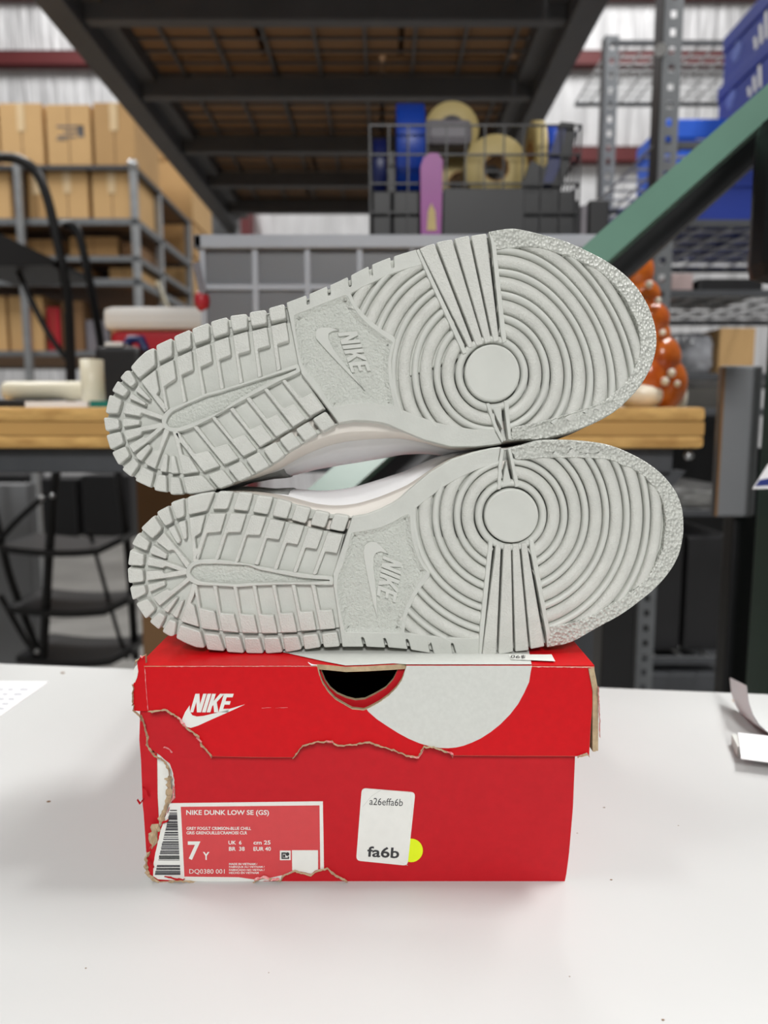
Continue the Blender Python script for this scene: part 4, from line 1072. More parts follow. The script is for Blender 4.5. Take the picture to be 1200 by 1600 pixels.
b = B(); b.box(W(692, 330, KY).x, W(818, 330, KY).x, KY - .0055, KY - .0012, kz0, W(700, 296, KY).z, .001); b.build('front_plate', M_blackp, bk)
zf = kz0 + .0035; zbx = W(700, 296, KY).z                               # basket floor wires, top of the black box in it
def tape(cx, cy, r, hw, m, label, axis='X', core=.55, hub=None, zb=None, cz=None):
    """a roll of tape; zb: height of what it rests on"""
    c = (cx, cy, cz if cz is not None else zb + r - .0004)
    t = thing('tape_roll', label, 'tape roll', (c[0], c[1], c[2] - r), 'rolls of tape in the wire basket')
    b = B(); b.lathe([(r * core, -hw), (r * .985, -hw), (r, -hw * .9), (r, hw * .9), (r * .985, hw), (r * core, hw), (r * core, -hw)], c, axis, 40); b.build('winding', m, t)
    b = B(); b.lathe([(r * core * .88, -hw * .98), (r * core, -hw * .98), (r * core, hw * .98), (r * core * .88, hw * .98), (r * core * .88, -hw * .98)], c, axis, 32); b.build('core', hub or M_kraft2, t)
    return t
def prism(b, q, Y, dep, zlow=None):
    """outline in photo pixels at depth Y; its lowest points are set on zlow"""
    n = len(q); vs = [W(x, y, Y) for x, y in q]; ym = max(y for x, y in q)
    if zlow is not None:
        for v, (x, y) in zip(vs, q):
            if y > ym - 1: v.z = zlow
    vs += [v + Vector((0, dep, 0)) for v in vs]
    return b.add(vs, [list(range(n)), list(range(n, 2 * n))[::-1]] + [(i, (i + 1) % n, n + (i + 1) % n, n + i) for i in range(n)])
# black boxes lying in the bottom of the basket carry the rolls
xsplit = .0125
b = B(); b.box(kx0 + .003, xsplit - .0005, KY + .006, KY + KD - .006, zf - .0005, zbx, .003); b.solo('black_block', M_blackp, 'small black plastic block under the dark blue tape roll', 'block')
b = B(); b.box(xsplit, kx1 - .003, KY + .006, KY + KD - .006, zf - .0005, zbx, .003); b.solo('black_case', M_blackp, 'wide black plastic case in the bottom of the wire basket under the tape rolls', 'case')
tape(.0403, 1.232, .0759, .0216, M_blue, 'wide bright blue tape roll standing on edge beside the purple dispenser', zb=zbx)
tape(-.0066, 1.242, .0525, .0105, M_navy, 'narrow dark blue tape roll at the end of the wire basket', zb=zbx)
# two cream rolls one on the other at the back, a third in front of them
r4, r2 = .0418, .0437; c4 = (.1234, zbx + r4 - .0004); x2 = .1092
tape(c4[0], 1.275, r4, .024, M_cream, 'small cream tape roll behind the basket wires, under the grey core', 'Y', .5, zb=zbx)
tape(x2, 1.275, r2, .024, M_cream, 'cream masking tape roll lying highest in the basket, grey core showing', 'Y', .5, M_greyp, cz=c4[1] + math.sqrt((r4 + r2 - .0005) ** 2 - (x2 - c4[0]) ** 2))
tape(.1738, 1.222, .05, .0235, M_cream, 'cream masking tape roll leaning low beside the black dispenser', 'Y', .42, zb=zbx)
tape(.2606, 1.2335, .061, .0112, M_blue, 'thin bright blue tape roll beside the black tape gun', core=.6, zb=zbx)
tape(.2405, 1.241, .0655, .0086, M_cream, 'thin cream tape roll tucked beside the thin blue one', core=.6, zb=zbx)
# spool wedged between the blue and the cream roll
b = B(); c0 = W(708, 214, 1.24); b.box(.0612, .1368, 1.199, 1.2513, c0.z - .026, c0.z + .014, .012)
b.solo('grey_spool', M_greyp, 'dark grey plastic spool resting against the cream tape roll', 'spool')
pd = thing('tape_dispenser', 'purple upright tape dispenser with pale slot in front of the wire basket', 'dispenser', (W(676, 358, 1.105).x, 1.118, zr))
b = B(); prism(b, [(658, 366), (657, 260), (662, 246), (672, 239), (684, 239), (692, 250), (691, 300), (689, 366)], 1.105, .027, zr - .0005).build('body', M_purple, pd)
b = B(); prism(b, [(667, 360), (669, 330), (674, 317), (680, 330), (682, 360)], 1.104, .003).build('slot', M_cream, pd)
tg = thing('tape_gun', 'black tape gun leaning in the right end of the basket', 'tape gun', (W(850, 297, 1.147).x, 1.158, zbx))
b = B(); prism(b, [(813, 297), (830, 250), (850, 262), (872, 230), (876, 190), (897, 192), (899, 215), (888, 262), (876, 297)], 1.147, .0225, zbx - .0004).build('frame', M_blackp, tg)
b = B(); prism(b, [(848, 290), (858, 250), (872, 200), (884, 200), (874, 262), (862, 290)], 1.1445, .0028).build('blade_guard', M_navy, tg)
b = B(); prism(b, [(605.5, 297), (606, 262), (609, 238), (614, 236), (617, 262), (617.5, 297)], 1.16, .05, zbx - .0004)
b.solo('tape_gun', M_blackp, 'black tape gun standing between the blue tape rolls', 'tape gun')
# binders: two on the tote behind the basket, three on the bench beside the tote
BYY = KY + KD + .012
for k, (x0, x1, y0, mm) in enumerate([(862, 872, 326, M_greyp), (875, 884, 318, M_kraft3), (891, 904, 312, M_blackp), (907, 918, 320, M_greyp), (921, 975, 312, M_blackp)]):
    xa, xz = W(x0, 340, BYY).x, min(W(x1, 340, BYY).x, xb1 - .002)
    if k < 2: xz = min(xz, tx1 - .001)
    else: xa = max(xa, tx1 + .001)
    b = B(); b.box(xa, xz, BYY, BYY + .06, (zr if k < 2 else zt) - .0003, W(x0, y0, BYY).z, .003)
    b.solo('binder', mm, ['thin grey binder on the tote behind the black tape gun', 'brown binder on the tote next to the thin grey one', 'narrow black binder standing on the bench against the clear tote', 'grey binder standing between the two black ones', 'wide black binder next to the green brace'][k], 'binder', 'binders standing behind the wire basket')

# orange ceramic figurine
FY = 1.06
fg = thing('figurine', 'glossy orange ceramic figurine with white dots and ivory base on the bench', 'figurine', ontop(1030, FY))
def seg(px, py, rx, ry, m, name, dp=None):
    c = W(px, py, FY); r = 1.0 / F * FY
    b = B(); b.ball((c.x, c.y, c.z), r, (rx, dp or rx, ry), u=18, v=12); return b.build(name, m, fg)
for (px, py, rx, ry) in [(992, 425, 28, 34), (1000, 462, 30, 26), (1010, 500, 34, 30), (1020, 524, 26, 26), (1030, 560, 32, 36), (1042, 600, 30, 40), (1010, 590, 34, 44), (985, 540, 44, 40), (980, 480, 36, 36)]:
    seg(px, py, rx, ry, M_orange, 'orange_lobe')
for (px, py, r) in [(1002, 388, 7), (1014, 445, 6), (1028, 470, 5), (1049, 583, 6.5), (1039, 596, 6.5), (1058, 600, 5), (1035, 520, 5)]:
    c = W(px, py, FY - .03); b = B(); b.ball(c, r / F * FY, u=10, v=7); b.build('white_dot', M_ivory, fg)
c = W(1000, 622, FY); b = B(); b.ball((c.x, FY, zt + .02), .001, (34, 34, 22)); b.build('base', M_ivory, fg)
c = W(1062, 618, FY); b = B(); b.ball((c.x, FY + .01, zt + .016), .001, (14, 18, 26)); b.build('base', M_ivory, fg)
c = W(985, 400, FY); b = B(); b.ball(c, .001, (26, 26, 14)); b.build('cap', M_blackp, fg)

# grey steel panel hanging at the end of the bench
GP = .93
b = B(); b.box(W(1122, 700, GP).x, W(1186, 700, GP).x, GP, GP + .014, W(1140, 808, GP).z, W(1140, 571, GP).z, .004)
gp = thing('panel_stand', 'grey steel panel on a black post at the end of the bench', 'panel', (W(1154, 800, GP).x, GP + .02, 0))
b.build('panel', M_greypanel, gp)
b = B(); b.box(W(1150, 900, GP).x, W(1188, 900, GP).x, GP + .015, GP + .045, 0, W(1140, 700, GP).z, .003); b.build('stand_post', M_black, gp)
b = B(); b.box(W(1122, 700, GP).x, W(1126, 700, GP).x, GP - .002, GP, W(1140, 806, GP).z, W(1140, 573, GP).z); b.build('edge_strip', M_kraft3, gp)

# ------------------------------------------------------------------ pallet rack overhead: green frame, charcoal beams
RH = W(600, 357, 2.8).z                               # underside of the beams
RX0, RX1 = W(350, 357, 2.8).x, CAM.x + (956 - 600) / 655.0 * (RH - CAM.z)
RY0, RY1 = .80, 2.82
rack = thing('pallet_rack', 'pallet rack with green diagonal brace and charcoal beams over the bench', 'rack', (0, 1.8, 0))
b = B(); b.box(RX0, RX0 + .05, RY0, RY1, RH, RH + .09, .004); b.box(RX0 + .05, RX0 + .085, RY0, RY1, RH + .04, RH + .09); b.build('side_beam', M_beam, rack)
b = B(); b.box(RX1 - .05, RX1, RY0, RY1, RH, RH + .09, .004); b.box(RX1 - .085, RX1 - .05, RY0, RY1, RH + .04, RH + .09); b.build('side_beam', M_beam, rack)
for off in (735, 575, 470, 393, 345, 307):
    y = F * (RH + .012 - CAM.z) / off
    b = B(); b.box(RX0 + .05, RX1 - .05, y, y + .026, RH + .012, RH + .055, .003); b.build('cross_beam', M_beam, rack)
b = B()
for k in range(27):
    x = RX0 + .05 + (RX1 - RX0 - .1) * k / 26
    if k % 3 == 0: b.bar((x, RY0, RH + .058), (x, RY1, RH + .058), .006, .005)
for k in range(40):
    y = RY0 + (RY1 - RY0) * k / 39
    b.bar((RX0 + .05, y, RH + .063), (RX1 - .05, y, RH + .063), .004, .004)
setp(b.build('wire_deck', M_beam, rack), None, None, None, 'stuff')
for x, y in ((RX0 - .02, RY1), (RX1, RY1)):
    b = B(); b.box(x - .03, x + .06, y, y + .09, 0, RH + .5, .004); b.build('post', M_greypanel, rack)
xpost = W(1187, 700, .9).x
b = B(); b.box(xpost, xpost + .07, .84, .9, 0, RH + .5, .004); b.build('post', M_dgreen, rack)
b = B(); b.box(RX0 - .03, RX0 + .04, .70, .77, 0, RH + .5, .004); b.build('post', M_dgreen, rack)
# the diagonal brace
a0, a1 = W(1212, 152, .845), W(480, 801, .70)
b = B(); d = (a1 - a0)
b.bar(a0 - d * .03, a1 + d * .24, .028, .030, (0, -1, .25)); b.build('diagonal_brace', M_green, rack)
b = B(); b.bar(a0 - d * .03 + Vector((.01, .06, -.03)), a1 + d * .24 + Vector((.01, .06, -.03)), .03, .03, (0, -1, .25)); b.build('brace_shade_bar', M_black, rack)  # black bar standing in for the shade under the brace
pe = a1 + d * .22
b = B(); b.box(pe.x - .022, pe.x + .022, pe.y + .005, pe.y + .07, 0, pe.z + .01, .004); b.build('post', M_dgreen, rack)
# cartons on the overhead deck
rnd = random.Random(4); k = 0
yy = .85
for dy in (.42, .4, .45, .4, .3):
    xx = RX0 + .09
    while xx < RX1 - .16:
        rem = RX1 - .088 - xx; w = rem + .01 if rem < .4 else rnd.uniform(.22, .3)
        b = B(); h = rnd.uniform(.2, .3)
        b.box(xx, xx + w - .012, yy, yy + dy - .015, RH + .066, RH + .066 + h, .002)
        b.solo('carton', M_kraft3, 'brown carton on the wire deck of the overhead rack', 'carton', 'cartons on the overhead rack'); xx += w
    yy += dy
# black padded bumper on the post
b = B(); xp0 = W(1173, 300, .79).x
b.box(xp0, xp0 + .06, .74, .80, W(1180, 446, .79).z, W(1180, 190, .79).z, .018)
b.solo('post_bumper', M_blackp, 'black padded bumper strapped to the green rack post', 'bumper')
# printed sheet hanging at the right
ps_ = thing('hanging_sheet', 'white sheet with blue stripe sticking out from the green post', 'paper', W(1188, 762, .7))
b = B(); prism(b, [(1176, 764), (1200, 726), (1260, 680), (1270, 762)], .70, .001).build('sheet', M_paper, ps_)
b = B(); prism(b, [(1180, 760), (1187, 750), (1265, 735), (1265, 755)], .6995, .0004).build('stripe', M_printblue, ps_)

# ------------------------------------------------------------------ under the bench
b = B(); YC = 1.35
b.box(W(218, 900, YC).x, W(330, 900, YC).x, YC, YC + .35, 0, W(240, 742, YC).z, .004)
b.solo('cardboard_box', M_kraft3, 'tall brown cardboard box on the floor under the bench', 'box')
b = B(); YC = 1.42; b.box(W(880, 900, YC).x, W(985, 900, YC).x, YC, YC + .3, 0, W(900, 905, YC).z, .004)
b.solo('floor_cabinet', M_dark, 'dark grey steel cabinet on the floor under the bench', 'cabinet')
# black folding step ladder behind the bench
LY = 1.95
sl = thing('step_ladder', 'black folding step ladder with curved hand rail behind the bench', 'ladder', (W(90, 1000, LY).x, LY, 0))
def wire(px, Y, r, name='rail', m=M_black, n=8):
    b = B(); pts = [W(p[0], p[1], p[2] if len(p) > 2 else Y) for p in px]
    # smooth with Catmull-Rom
    out = []
    for i in range(len(pts) - 1):
        p0, p1, p2, p3 = pts[max(0, i - 1)], pts[i], pts[i + 1], pts[min(len(pts) - 1, i + 2)]
        for j in range(5):
            t = j / 5
            out.append(0.5 * ((2 * p1) + (p2 - p0) * t + (2 * p0 - 5 * p1 + 4 * p2 - p3) * t * t + (3 * p1 - p0 - 3 * p2 + p3) * t ** 3))
    out.append(pts[-1]); b.tube(out, r, n); return b.build(name, m, sl)
wire([(-90, 246), (0, 246), (30, 250), (56, 268), (74, 310), (88, 370), (100, 430), (108, 490), (112, 640), (100, 720)], LY, .0125)
wire([(100, 352), (112, 352), (124, 368), (136, 420), (148, 480), (158, 540), (170, 640), (185, 740), (200, 860), (212, 1030)], LY + .1, .0115)
wire([(112, 640), (88, 740), (78, 850), (72, 950), (66, 1045)], LY, .0125, 'leg')
wire([(10, 380), (40, 450), (75, 520), (104, 560)], LY + .03, .008, 'stay')
wire([(-30, 700), (5, 860), (22, 920), (60, 1020), (66, 1045)], LY + .05, .011, 'leg')
wire([(64, 780), (20, 820), (-30, 880)], LY, .008, 'stay')
wire([(0, 930), (40, 1000), (66, 1030)], LY, .008, 'stay')
wire([(140, 830), (165, 920), (185, 990), (200, 1030)], LY + .1, .006, 'leg')
wire([(105, 490), (108, 560), (110, 640)], LY + .02, .01, 'rail')
for (y0, xa, xb, up) in ((850, 5, 194, 26), (944, 15, 205, 14), (1022, 30, 212, 10)):
    pts = []
    b = B(); n = 10; vs = []
    for k in range(n + 1):
        t = k / n; x = xa + (xb - xa) * t; y = y0 + 8 * math.sin(math.pi * t) - (14 if t > .8 else 0) * (t - .8) / .2
        for yy_, dz_ in ((LY - .02, 0), (LY - .02, -.018), (LY + .2, -.018), (LY + .2, 0)):
            p = W(x, y, LY); vs.append((p.x, yy_, p.z + dz_))
    fs = [(k * 4 + j, k * 4 + (j + 1) % 4, (k + 1) * 4 + (j + 1) % 4, (k + 1) * 4 + j) for k in range(n) for j in range(4)] + [(0, 1, 2, 3), (n * 4 + 3, n * 4 + 2, n * 4 + 1, n * 4)]
    b.add(vs, fs); b.build('tread', M_blackp, sl)
b = B(); prism(b, [(-60, 345), (0, 365), (82, 404), (78, 414), (0, 416), (-60, 416)], LY - .05, .26).build('platform', M_blackp, sl)
for px, py in ((66, 779), (82, 775), (58, 1018)):
    b = B(); b.ball(W(px, py, LY - .02), .012, u=10, v=6); b.v = [W(px, py, LY - .02) + (v - W(px, py, LY - .02)) * .6 for v in b.v]; b.build('rivet', M_chrome, sl)
b = B(); b.box(W(-60, 800, 2.2).x, W(44, 800, 2.2).x, 2.2, 2.26, 0.35, W(20, 757, 2.2).z, .004)
b.solo('grey_board', M_greypanel, 'pale grey board leaning behind the step ladder', 'board')
for k in range(3):
    b = B(); xa = W(-40 + k * 84, 800, 7.0).x; b.box(xa, xa + .47, 7.0, 7.5, 0, W(150, 742 + 6 * (k % 2), 7.0).z, .02)
    b.solo('black_bin', M_blackp, 'black bin standing on the floor by the far wall', 'bin', 'black bins by the far wall')
# ------------------------------------------------------------------ left: shelving full of cardboard boxes
SY0, SY1 = 4.0, 5.1
sx1 = W(217, 400, SY0).x; sx0 = -3.2
def zat(py, Y=SY0): return W(600, py, Y).z
rk = thing('boltless_shelving', 'galvanised shelving unit stacked with tan cardboard boxes', 'shelving', ((sx0 + sx1) / 2, (SY0 + SY1) / 2, 0))
levels = [(258, 264), (341, 351), (400, 408), (435, 446), (548, 556)]
for py0, py1 in levels:
    za, zb_ = zat(py1), zat(py0)
    b = B(); b.box(sx0, sx1, SY0, SY0 + .03, za, zb_); b.box(sx0, sx1, SY1 - .03, SY1, za, zb_)
    b.box(sx1 - .03, sx1, SY0, SY1, za, zb_); b.build('shelf_rail', M_zinc if py0 != 258 else M_dark, rk)
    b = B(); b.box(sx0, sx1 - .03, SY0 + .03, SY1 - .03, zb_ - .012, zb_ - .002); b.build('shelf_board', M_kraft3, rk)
for x, y in ((sx1 - .035, SY0), (sx1 - .035, SY1 - .035), (sx1 - .035, 4.42), (W(39, 400, SY0).x - .02, SY0 - .036), (sx0, SY0), (sx0, SY1 - .035)):
    b = B(); b.box(x, x + .035, y, y + .035, 0, zat(258) + .01, .003); b.build('post', M_galv, rk)
b = B(); b.ball((sx1 - .0175, SY0 + .008, zat(258) + .006), .028, u=12, v=8); b.build('post_cap', M_chrome, rk)
b = B(); b.bar((sx1, SY0 + .3, zat(425)), (sx1, SY1 - .1, zat(560)), .02, .03); b.build('side_brace', M_pvc, rk)
CB = 'tan cardboard box '
def cbox(px0, px1, py0, Y, zbase, dep, m, label, tape_=True, grp='cardboard boxes on the galvanised shelving', rz=0):
    x0, x1 = W(px0, 300, Y).x, W(px1, 300, Y).x; zt_ = W(300, py0, Y).z
    if zbase < zat(258): x1 = min(x1, sx1 - .037)                    # inside the corner posts
    t = thing('cardboard_box', label, 'box', ((x0 + x1) / 2, Y + dep / 2, zbase), grp)
    b = B(); b.box(x0, x1, Y, Y + dep, zbase, zt_, .004); b.build('carton', m, t)
    b = B(); xm = (x0 + x1) / 2
    b.box(xm - .002, xm + .002, Y - .0015, Y, zbase + .01, zt_ - .01); b.build('seam', M_kraft3, t)
    if tape_:
        b = B(); h = zt_ - zbase
        b.box(xm - .02, xm + .02, Y - .003, Y - .0015, zbase + h * .55, zt_ - .004); b.build('packing_tape', M_tape, t)
    return t
Yf = SY0 + .04
z1 = zat(258) + .012
for k, (a, c, top, m) in enumerate([(-150, -76, 160, M_kraft), (-70, 3, 163, M_kraft2), (6, 72, 161, M_kraft), (78, 146, 163, M_kraft), (151, 214, 160, M_kraft2)]):
    t = cbox(a, c, top, Yf, z1, .42, m, 'tan cardboard box in the top row above the highest dark rail' + (', printed with grey marks' if k == 3 else ''), k != 3)
    if k == 3:
        b = B()
        for j, (u0, u1, v0, v1) in enumerate([(88, 130, 196, 199), (100, 130, 204, 207), (90, 118, 212, 215), (122, 130, 196, 214), (88, 104, 217, 219)]):
            p0, p1 = W(u0, v1, Yf - .002), W(u1, v0, Yf - .002); b.box(p0.x, p1.x, Yf - .002, Yf, p0.z, p1.z)
        b.build('printed_marks', M_ink2, t)
for k, (a, c, top) in enumerate([(151, 214, 163), (78, 146, 165), (6, 72, 163)]):
    cbox(a + 0, c + 0, top + 18, SY0 + .55, z1, .42, M_kraft2, 'tan cardboard box at the back of the top row, behind another box', False)
z2 = zat(341)
for k, (a, c, top, m) in enumerate([(-90, -42, 268, M_kraft), (-38, 16, 266, M_kraft), (44, 70, 270, M_kraft2), (74, 137, 266, M_kraft), (144, 212, 267, M_kraft)]):
    cbox(a, c, top, Yf, z2, .45, m, 'taped tan cardboard box in the second row under the dark rail')
z3 = zat(400)
for k, (a, c, top, m) in enumerate([(-60, 24, 366, M_kraft2), (30, 92, 374, M_kraft2), (104, 180, 370, M_kraft2), (186, 210, 378, M_kraft3)]):
    cbox(a, c, top, Yf + .1, z3, .45, m, 'shaded tan cardboard box in the third row of the shelving', False)
z4 = zat(435)
for k, (a, c, top, m) in enumerate([(-50, 28, 421, M_kraft), (34, 84, 422, M_kraft2), (110, 136, 419, M_kraft2), (165, 212, 418, M_kraft)]):
    cbox(a, c, top, Yf + .05, z4, .45, m, 'low tan cardboard box in the thin fourth row', False)
z5 = zat(548)
for k, (a, c, top, m) in enumerate([(-70, -3, 462, M_kraft), (2, 56, 462, M_kraft), (62, 82, 480, M_coolred), (86, 120, 470, M_kraft3), (124, 160, 500, M_greyp), (164, 210, 480, M_kraft2)]):
    cbox(a, c, top, Yf + .05, z5, .45, m, ['tan', 'tan', 'narrow red', 'dark brown', 'grey', 'tan'][k] + ' cardboard box in the bottom visible row of the shelving', False)
# second unit further along with bigger cartons
QY = 5.25
for k, (a, c, t0, t1) in enumerate([(222, 262, 208, 250), (222, 300, 252, 344), (224, 300, 348, 400), (226, 300, 404, 462), (226, 300, 466, 560)]):
    zb_ = W(300, t1, QY).z
    b = B(); b.box(W(a, 300, QY).x, W(c, 300, QY).x, QY, QY + .6, zb_, W(300, t0, QY).z, .005)
    b.solo('large_carton', M_kraft if k % 2 else M_kraft2, ['small tan carton topping the tall carton stack behind the shelving', 'large tan carton second from the top of the tall stack', 'tan carton third from the top of the tall stack', 'tan carton fourth from the top of the tall stack', 'tan carton fifth from the top of the tall stack'][k], 'carton', 'tall stack of cartons behind the shelving')
b = B(); b.box(W(226, 500, QY).x, W(300, 500, QY).x, QY, QY + .6, 0, W(300, 560, QY).z, .005)
b.solo('large_carton', M_kraft2, 'lowest tan carton carrying the tall stack behind the shelving', 'carton', 'tall stack of cartons behind the shelving')
# ------------------------------------------------------------------ right: perforated uprights and wire shelves
def perforated(parent, x, y, z0, z1, w, dep, pitch, name='upright', m=M_zinc, side=M_black):
    """slotted angle post: a front flange with keyhole openings and a side flange"""
    b = B(); z = z0; hw = w * .16
    b.box(x, x + w / 2 - hw, y, y + .003, z0, z1); b.box(x + w / 2 + hw, x + w, y, y + .003, z0, z1)
    while z < z1:
        b.box(x + w / 2 - hw, x + w / 2 + hw, y, y + .003, z, min(z1, z + pitch * .55)); z += pitch
    b.box(x - .003, x, y, y + dep, z0, z1, mi=1)
    return b.build(name, [m, side], parent)
def wire_deck(parent, x0, x1, y0, y1, z, nx, ny, r=.003):
    b = B()
    for k in range(nx + 1):
        x = x0 + (x1 - x0) * k / nx; b.bar((x, y0, z), (x, y1, z), r * 1.6, r * 1.6)
    for k in range(ny + 1):
        y = y0 + (y1 - y0) * k / ny; b.bar((x0, y, z + r * 1.6), (x1, y, z + r * 1.6), r * 2.4, r * 1.6)
    o = b.build('wire_deck', M_chrome, parent); o['kind'] = 'stuff'
    b = B(); b.box(x0, x1, y0 - .012, y0, z - .008, z + .006); b.build('deck_beam', M_dark, parent)
    b = B(); b.box(x0, x1, y1, y1 + .012, z - .008, z + .006); b.build('deck_beam', M_dark, parent)
    return o
# far wire rack
fx0 = .68; fy0, fy1 = 2.42, 2.86; zd = W(600, 66, fy0).z
fk = thing('far_wire_rack', 'far slotted steel rack with an empty wire deck at the top', 'rack', (1.2, 2.64, 0))
perforated(fk, fx0, fy0, 0, zd + .02, .042, .035, .042); 
perforated(fk, 2.0, fy0, 0, zd + .02, .042, .035, .042)
wire_deck(fk, fx0 + .02, 2.0, fy0 + .01, fy1, zd, 24, 9)
# near wire rack
nx0 = W(1003, 300, 1.7).x; ny0, ny1 = 1.7, 2.2
nk = thing('near_wire_rack', 'near slotted steel rack with wire decks holding blue shoe boxes', 'rack', (1.1, 1.95, 0))
perforated(nk, nx0 + .022, ny0 - .03, 0, 2.6, .04, .05, .036)
perforated(nk, 1.75, ny0 - .03, 0, 2.6, .04, .05, .036)
b = B(); b.tube([W(1032, 78, ny0 - .04), W(1032, 78, ny0 - .03)], .013, 10); b.build('bolt', M_chrome, nk)
dz1 = CAM.z + .593; dz2 = CAM.z + .43; dz3 = CAM.z + .28; dz4 = W(1090, 592, 1.8).z; dz5 = W(1080, 1030, ny0).z; dz6 = W(1080, 800, ny0).z
for z in (dz1, dz2, dz3, dz4, dz5, dz6): wire_deck(nk, nx0 + .02, 1.76, ny0, ny1, z, 18, 6)
# shoe boxes
def sbox(x0, x1, y0, y1, z0, z1, m, label, grp='blue shoe boxes on the wire rack', logo=None):
    t = thing('blue_shoe_box', label, 'shoe box', ((x0 + x1) / 2, (y0 + y1) / 2, z0), grp)
    h = z1 - z0
    b = B(); b.box(x0 + .004, x1 - .004, y0 + .004, y1 - .004, z0, z1 - h * .28); b.build('body', m, t)
    b = B(); b.box(x0, x1, y0, y1, z1 - h * .32, z1, .003); b.build('lid', m, t)
    if logo: logo(t, x0, x1, y0, z0, z1)
    return t
def side_marks(t, x0, y0, y1, z0, z1):
    """three slanted stripes and a three-lobed emblem on the side of the box that faces the aisle"""
    h = z1 - z0; b = B()
    for k in range(3):
        ya = y1 - .17 - .024 * k; top = z0 + h * (.38 + .13 * k)
        vs = [(x0 + .003, ya, z0 + h * .14), (x0 + .003, ya - .014, z0 + h * .14), (x0 + .003, ya - .004, top), (x0 + .003, ya + .010, top)]
        b.add(vs + [(x0 + .005, v[1], v[2]) for v in vs], [(0, 1, 2, 3), (7, 6, 5, 4), (0, 1, 5, 4), (2, 3, 7, 6)])
    b.build('stripe_print', M_white, t)
    b = B(); cy, cz = y1 - .075, z0 + h * .4
    for dy, dz_, ry, rz in ((0, .018, .008, .02), (-.015, .01, .012, .014), (.015, .01, .012, .014), (0, -.008, .016, .006)):
        n = 14; vs = [(x0 + .003 - .0002 * abs(dy) * 60, cy + dy + ry * math.cos(2 * math.pi * i / n), cz + dz_ + rz * math.sin(2 * math.pi * i / n)) for i in range(n)]
        b.add(vs, [list(range(n))])
    b.build('emblem_print', M_paleblue, t)
ybx = 1.6; xs0, xs1 = W(1122, 120, 2.04).x, 1.1
_z = [W(1120, q_, 2.04).z - CAM.z for q_ in (205, 140, 60)]
for k, (za, zb_, lb_) in enumerate([(.603, (.603 + _z[0]) / 2, 'dark blue shoe box at the bottom of the stack on the wire deck'), ((.603 + _z[0]) / 2, _z[0], 'dark blue shoe box second from the bottom of the stack'),
                                    (_z[0], _z[1], 'dark blue shoe box with white stripes under the topmost box'), (_z[1], _z[2], 'dark blue shoe box with white stripes, topmost of the stack')]):
    t = sbox(xs0 + .008 * (k % 2), xs1, ybx + .11 + .01 * k, ybx + .44, CAM.z + za, CAM.z + zb_, M_navybox, lb_)
    if k > 1: side_marks(t, xs0 + .008 * (k % 2), ybx, ybx + .44, CAM.z + za, CAM.z + zb_)
def smallprint(t, x0, x1, y0, z0, z1):
    b = B(); w = x1 - x0; h = z1 - z0
    for (u0, u1, v0, v1) in ((.05, .95, .70, .72), (.35, .95, .76, .775), (.5, .95, .66, .672)):
        b.box(x0 + w * u0, x0 + w * u1, y0 + .002, y0 + .005, z0 + h * v0, z0 + h * v1)
    b.build('small_print', M_white, t)
yb2 = 1.95
xbb0, xbb1 = W(1039, 240, yb2).x, xs0 - .006
sbox(xbb0, xbb1, yb2, yb2 + .22, dz1 + .009, W(1080, 185, yb2).z, M_bluebox, 'bright blue shoe box with fine white print behind the green brace', logo=smallprint)
for k in range(4):
    x0 = nx0 + .06 + k * .23
    sbox(x0, x0 + .21, ny0 + .02, ny1 - .03, dz2 + .009, dz2 + .12, M_navybox, 'dark blue shoe box lying on the second wire deck', 'blue shoe boxes on the second deck')
b = B(); c0 = W(1045, 430, 1.78); b.box(c0.x, W(1078, 430, 1.78).x, 1.76, 1.98, dz3 + .009, W(1045, 430, 1.78).z, .003); b.solo('pink_carton', M_pinkbox, 'small dusty pink carton on the third wire deck', 'carton')
b = B(); b.box(W(1082, 430, 1.8).x, W(1180, 430, 1.8).x, 1.76, 2.0, dz3 + .009, W(1100, 440, 1.8).z, .003); b.solo('black_carton', M_blackp, 'black carton beside the dusty pink one', 'carton')
# bagged goods
YG = 1.78
bg = thing('plastic_bag', 'crumpled clear plastic bag of black goods on the wire rack', 'bag', (W(1080, 590, YG).x, YG + .08, dz4))
b = B(); x0g, x1g = W(1041, 555, YG).x, W(1124, 540, YG).x + .001; hg = W(1080, 517, YG).z - dz4 - .0075
n0 = 24; m0 = 14; vs = []
for i in range(m0 + 1):                                                 # a slack pillow: rounded box with creased faces
    ph = -math.pi / 2 + math.pi * i / m0
    for j in range(n0):
        th = 2 * math.pi * j / n0
        sp_ = lambda v, e_: math.copysign(abs(v) ** e_, v)
        vs.append(Vector(((x0g + x1g) / 2 + (x1g - x0g) / 2 * sp_(math.cos(ph), .45) * sp_(math.cos(th), .45), YG + .08 + .075 * sp_(math.cos(ph), .45) * sp_(math.sin(th), .45), dz4 + .0075 + hg / 2 + hg / 2 * sp_(math.sin(ph), .45))))
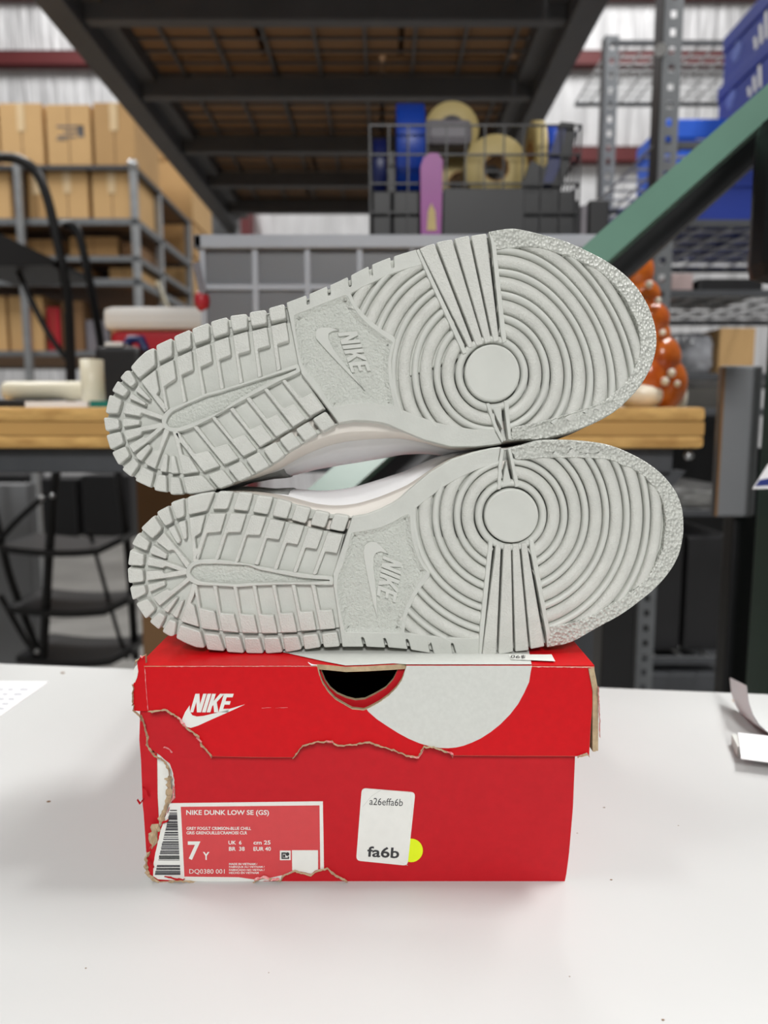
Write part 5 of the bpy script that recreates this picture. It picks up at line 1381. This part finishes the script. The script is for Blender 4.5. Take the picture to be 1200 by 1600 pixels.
rn = random.Random(2)
vs = [Vector((min(v.x + rn.uniform(-1, 1) * .003, x1g), v.y + rn.uniform(-1, 1) * .004, max(v.z + rn.uniform(-1, 1) * .003, dz4 + .0072))) for v in vs]
b.add(vs, [(i * n0 + j, i * n0 + (j + 1) % n0, (i + 1) * n0 + (j + 1) % n0, (i + 1) * n0 + j) for i in range(m0) for j in range(n0)], 0, True)
b.build('film', M_pack, bg)
b = B(); b.box(W(1124, 540, YG).x, W(1180, 540, YG).x, YG, YG + .2, dz4 + .009, W(1140, 512, YG).z, .004); b.solo('pale_carton', M_kraft, 'pale tan carton beside the plastic bag', 'carton')
dz7 = W(1095, 643, 1.72).z
wire_deck(nk, nx0 + .02, 1.76, ny0, ny1, dz7, 18, 6)
b = B(); pr = [(1058, 607), (1128, 601), (1128, 640), (1066, 640)]
prism(b, pr, 1.72, .14, dz7 + .0075); b.solo('steel_tray', M_tray, 'brushed steel tray on the wire deck below the plastic bag', 'tray')
# film-wrapped goods and black crates below
b = B(); p0, p1 = W(950, 832, 1.72), W(1160, 762, 1.72)
b.box(p0.x + .06, p1.x, 1.74, 2.1, dz6 + .009, p1.z, .02)
b.solo('wrapped_bundle', M_film, 'bundle wrapped in wrinkled grey film under the bench end', 'bundle')
for k in range(2):
    x0 = W(1000 + k * 78, 900, 1.72).x
    b = B(); b.box(x0, x0 + .11, 1.74, 2.1, dz5 + .009, W(1050, 838, 1.74).z, .006); b.solo('black_crate', M_blackp, 'black crate on the low wire deck under the bench end', 'crate', 'black crates on the low wire deck')
b = B(); b.box(nx0 + .06, 1.7, 1.75, 2.15, 0, W(1080, 1050, 1.75).z, .01); b.solo('grey_bin', M_dark, 'dark grey bin on the floor below the wire deck', 'bin')
b = B(); b.box(W(985, 700, 2.35).x, W(1150, 700, 2.35).x, 2.35, 2.7, 0, W(1080, 648, 2.35).z, .01); b.solo('dark_backing', M_black, 'added black block darkening the gap behind the near wire rack', 'cabinet')  # black block added only to darken the view behind the rack
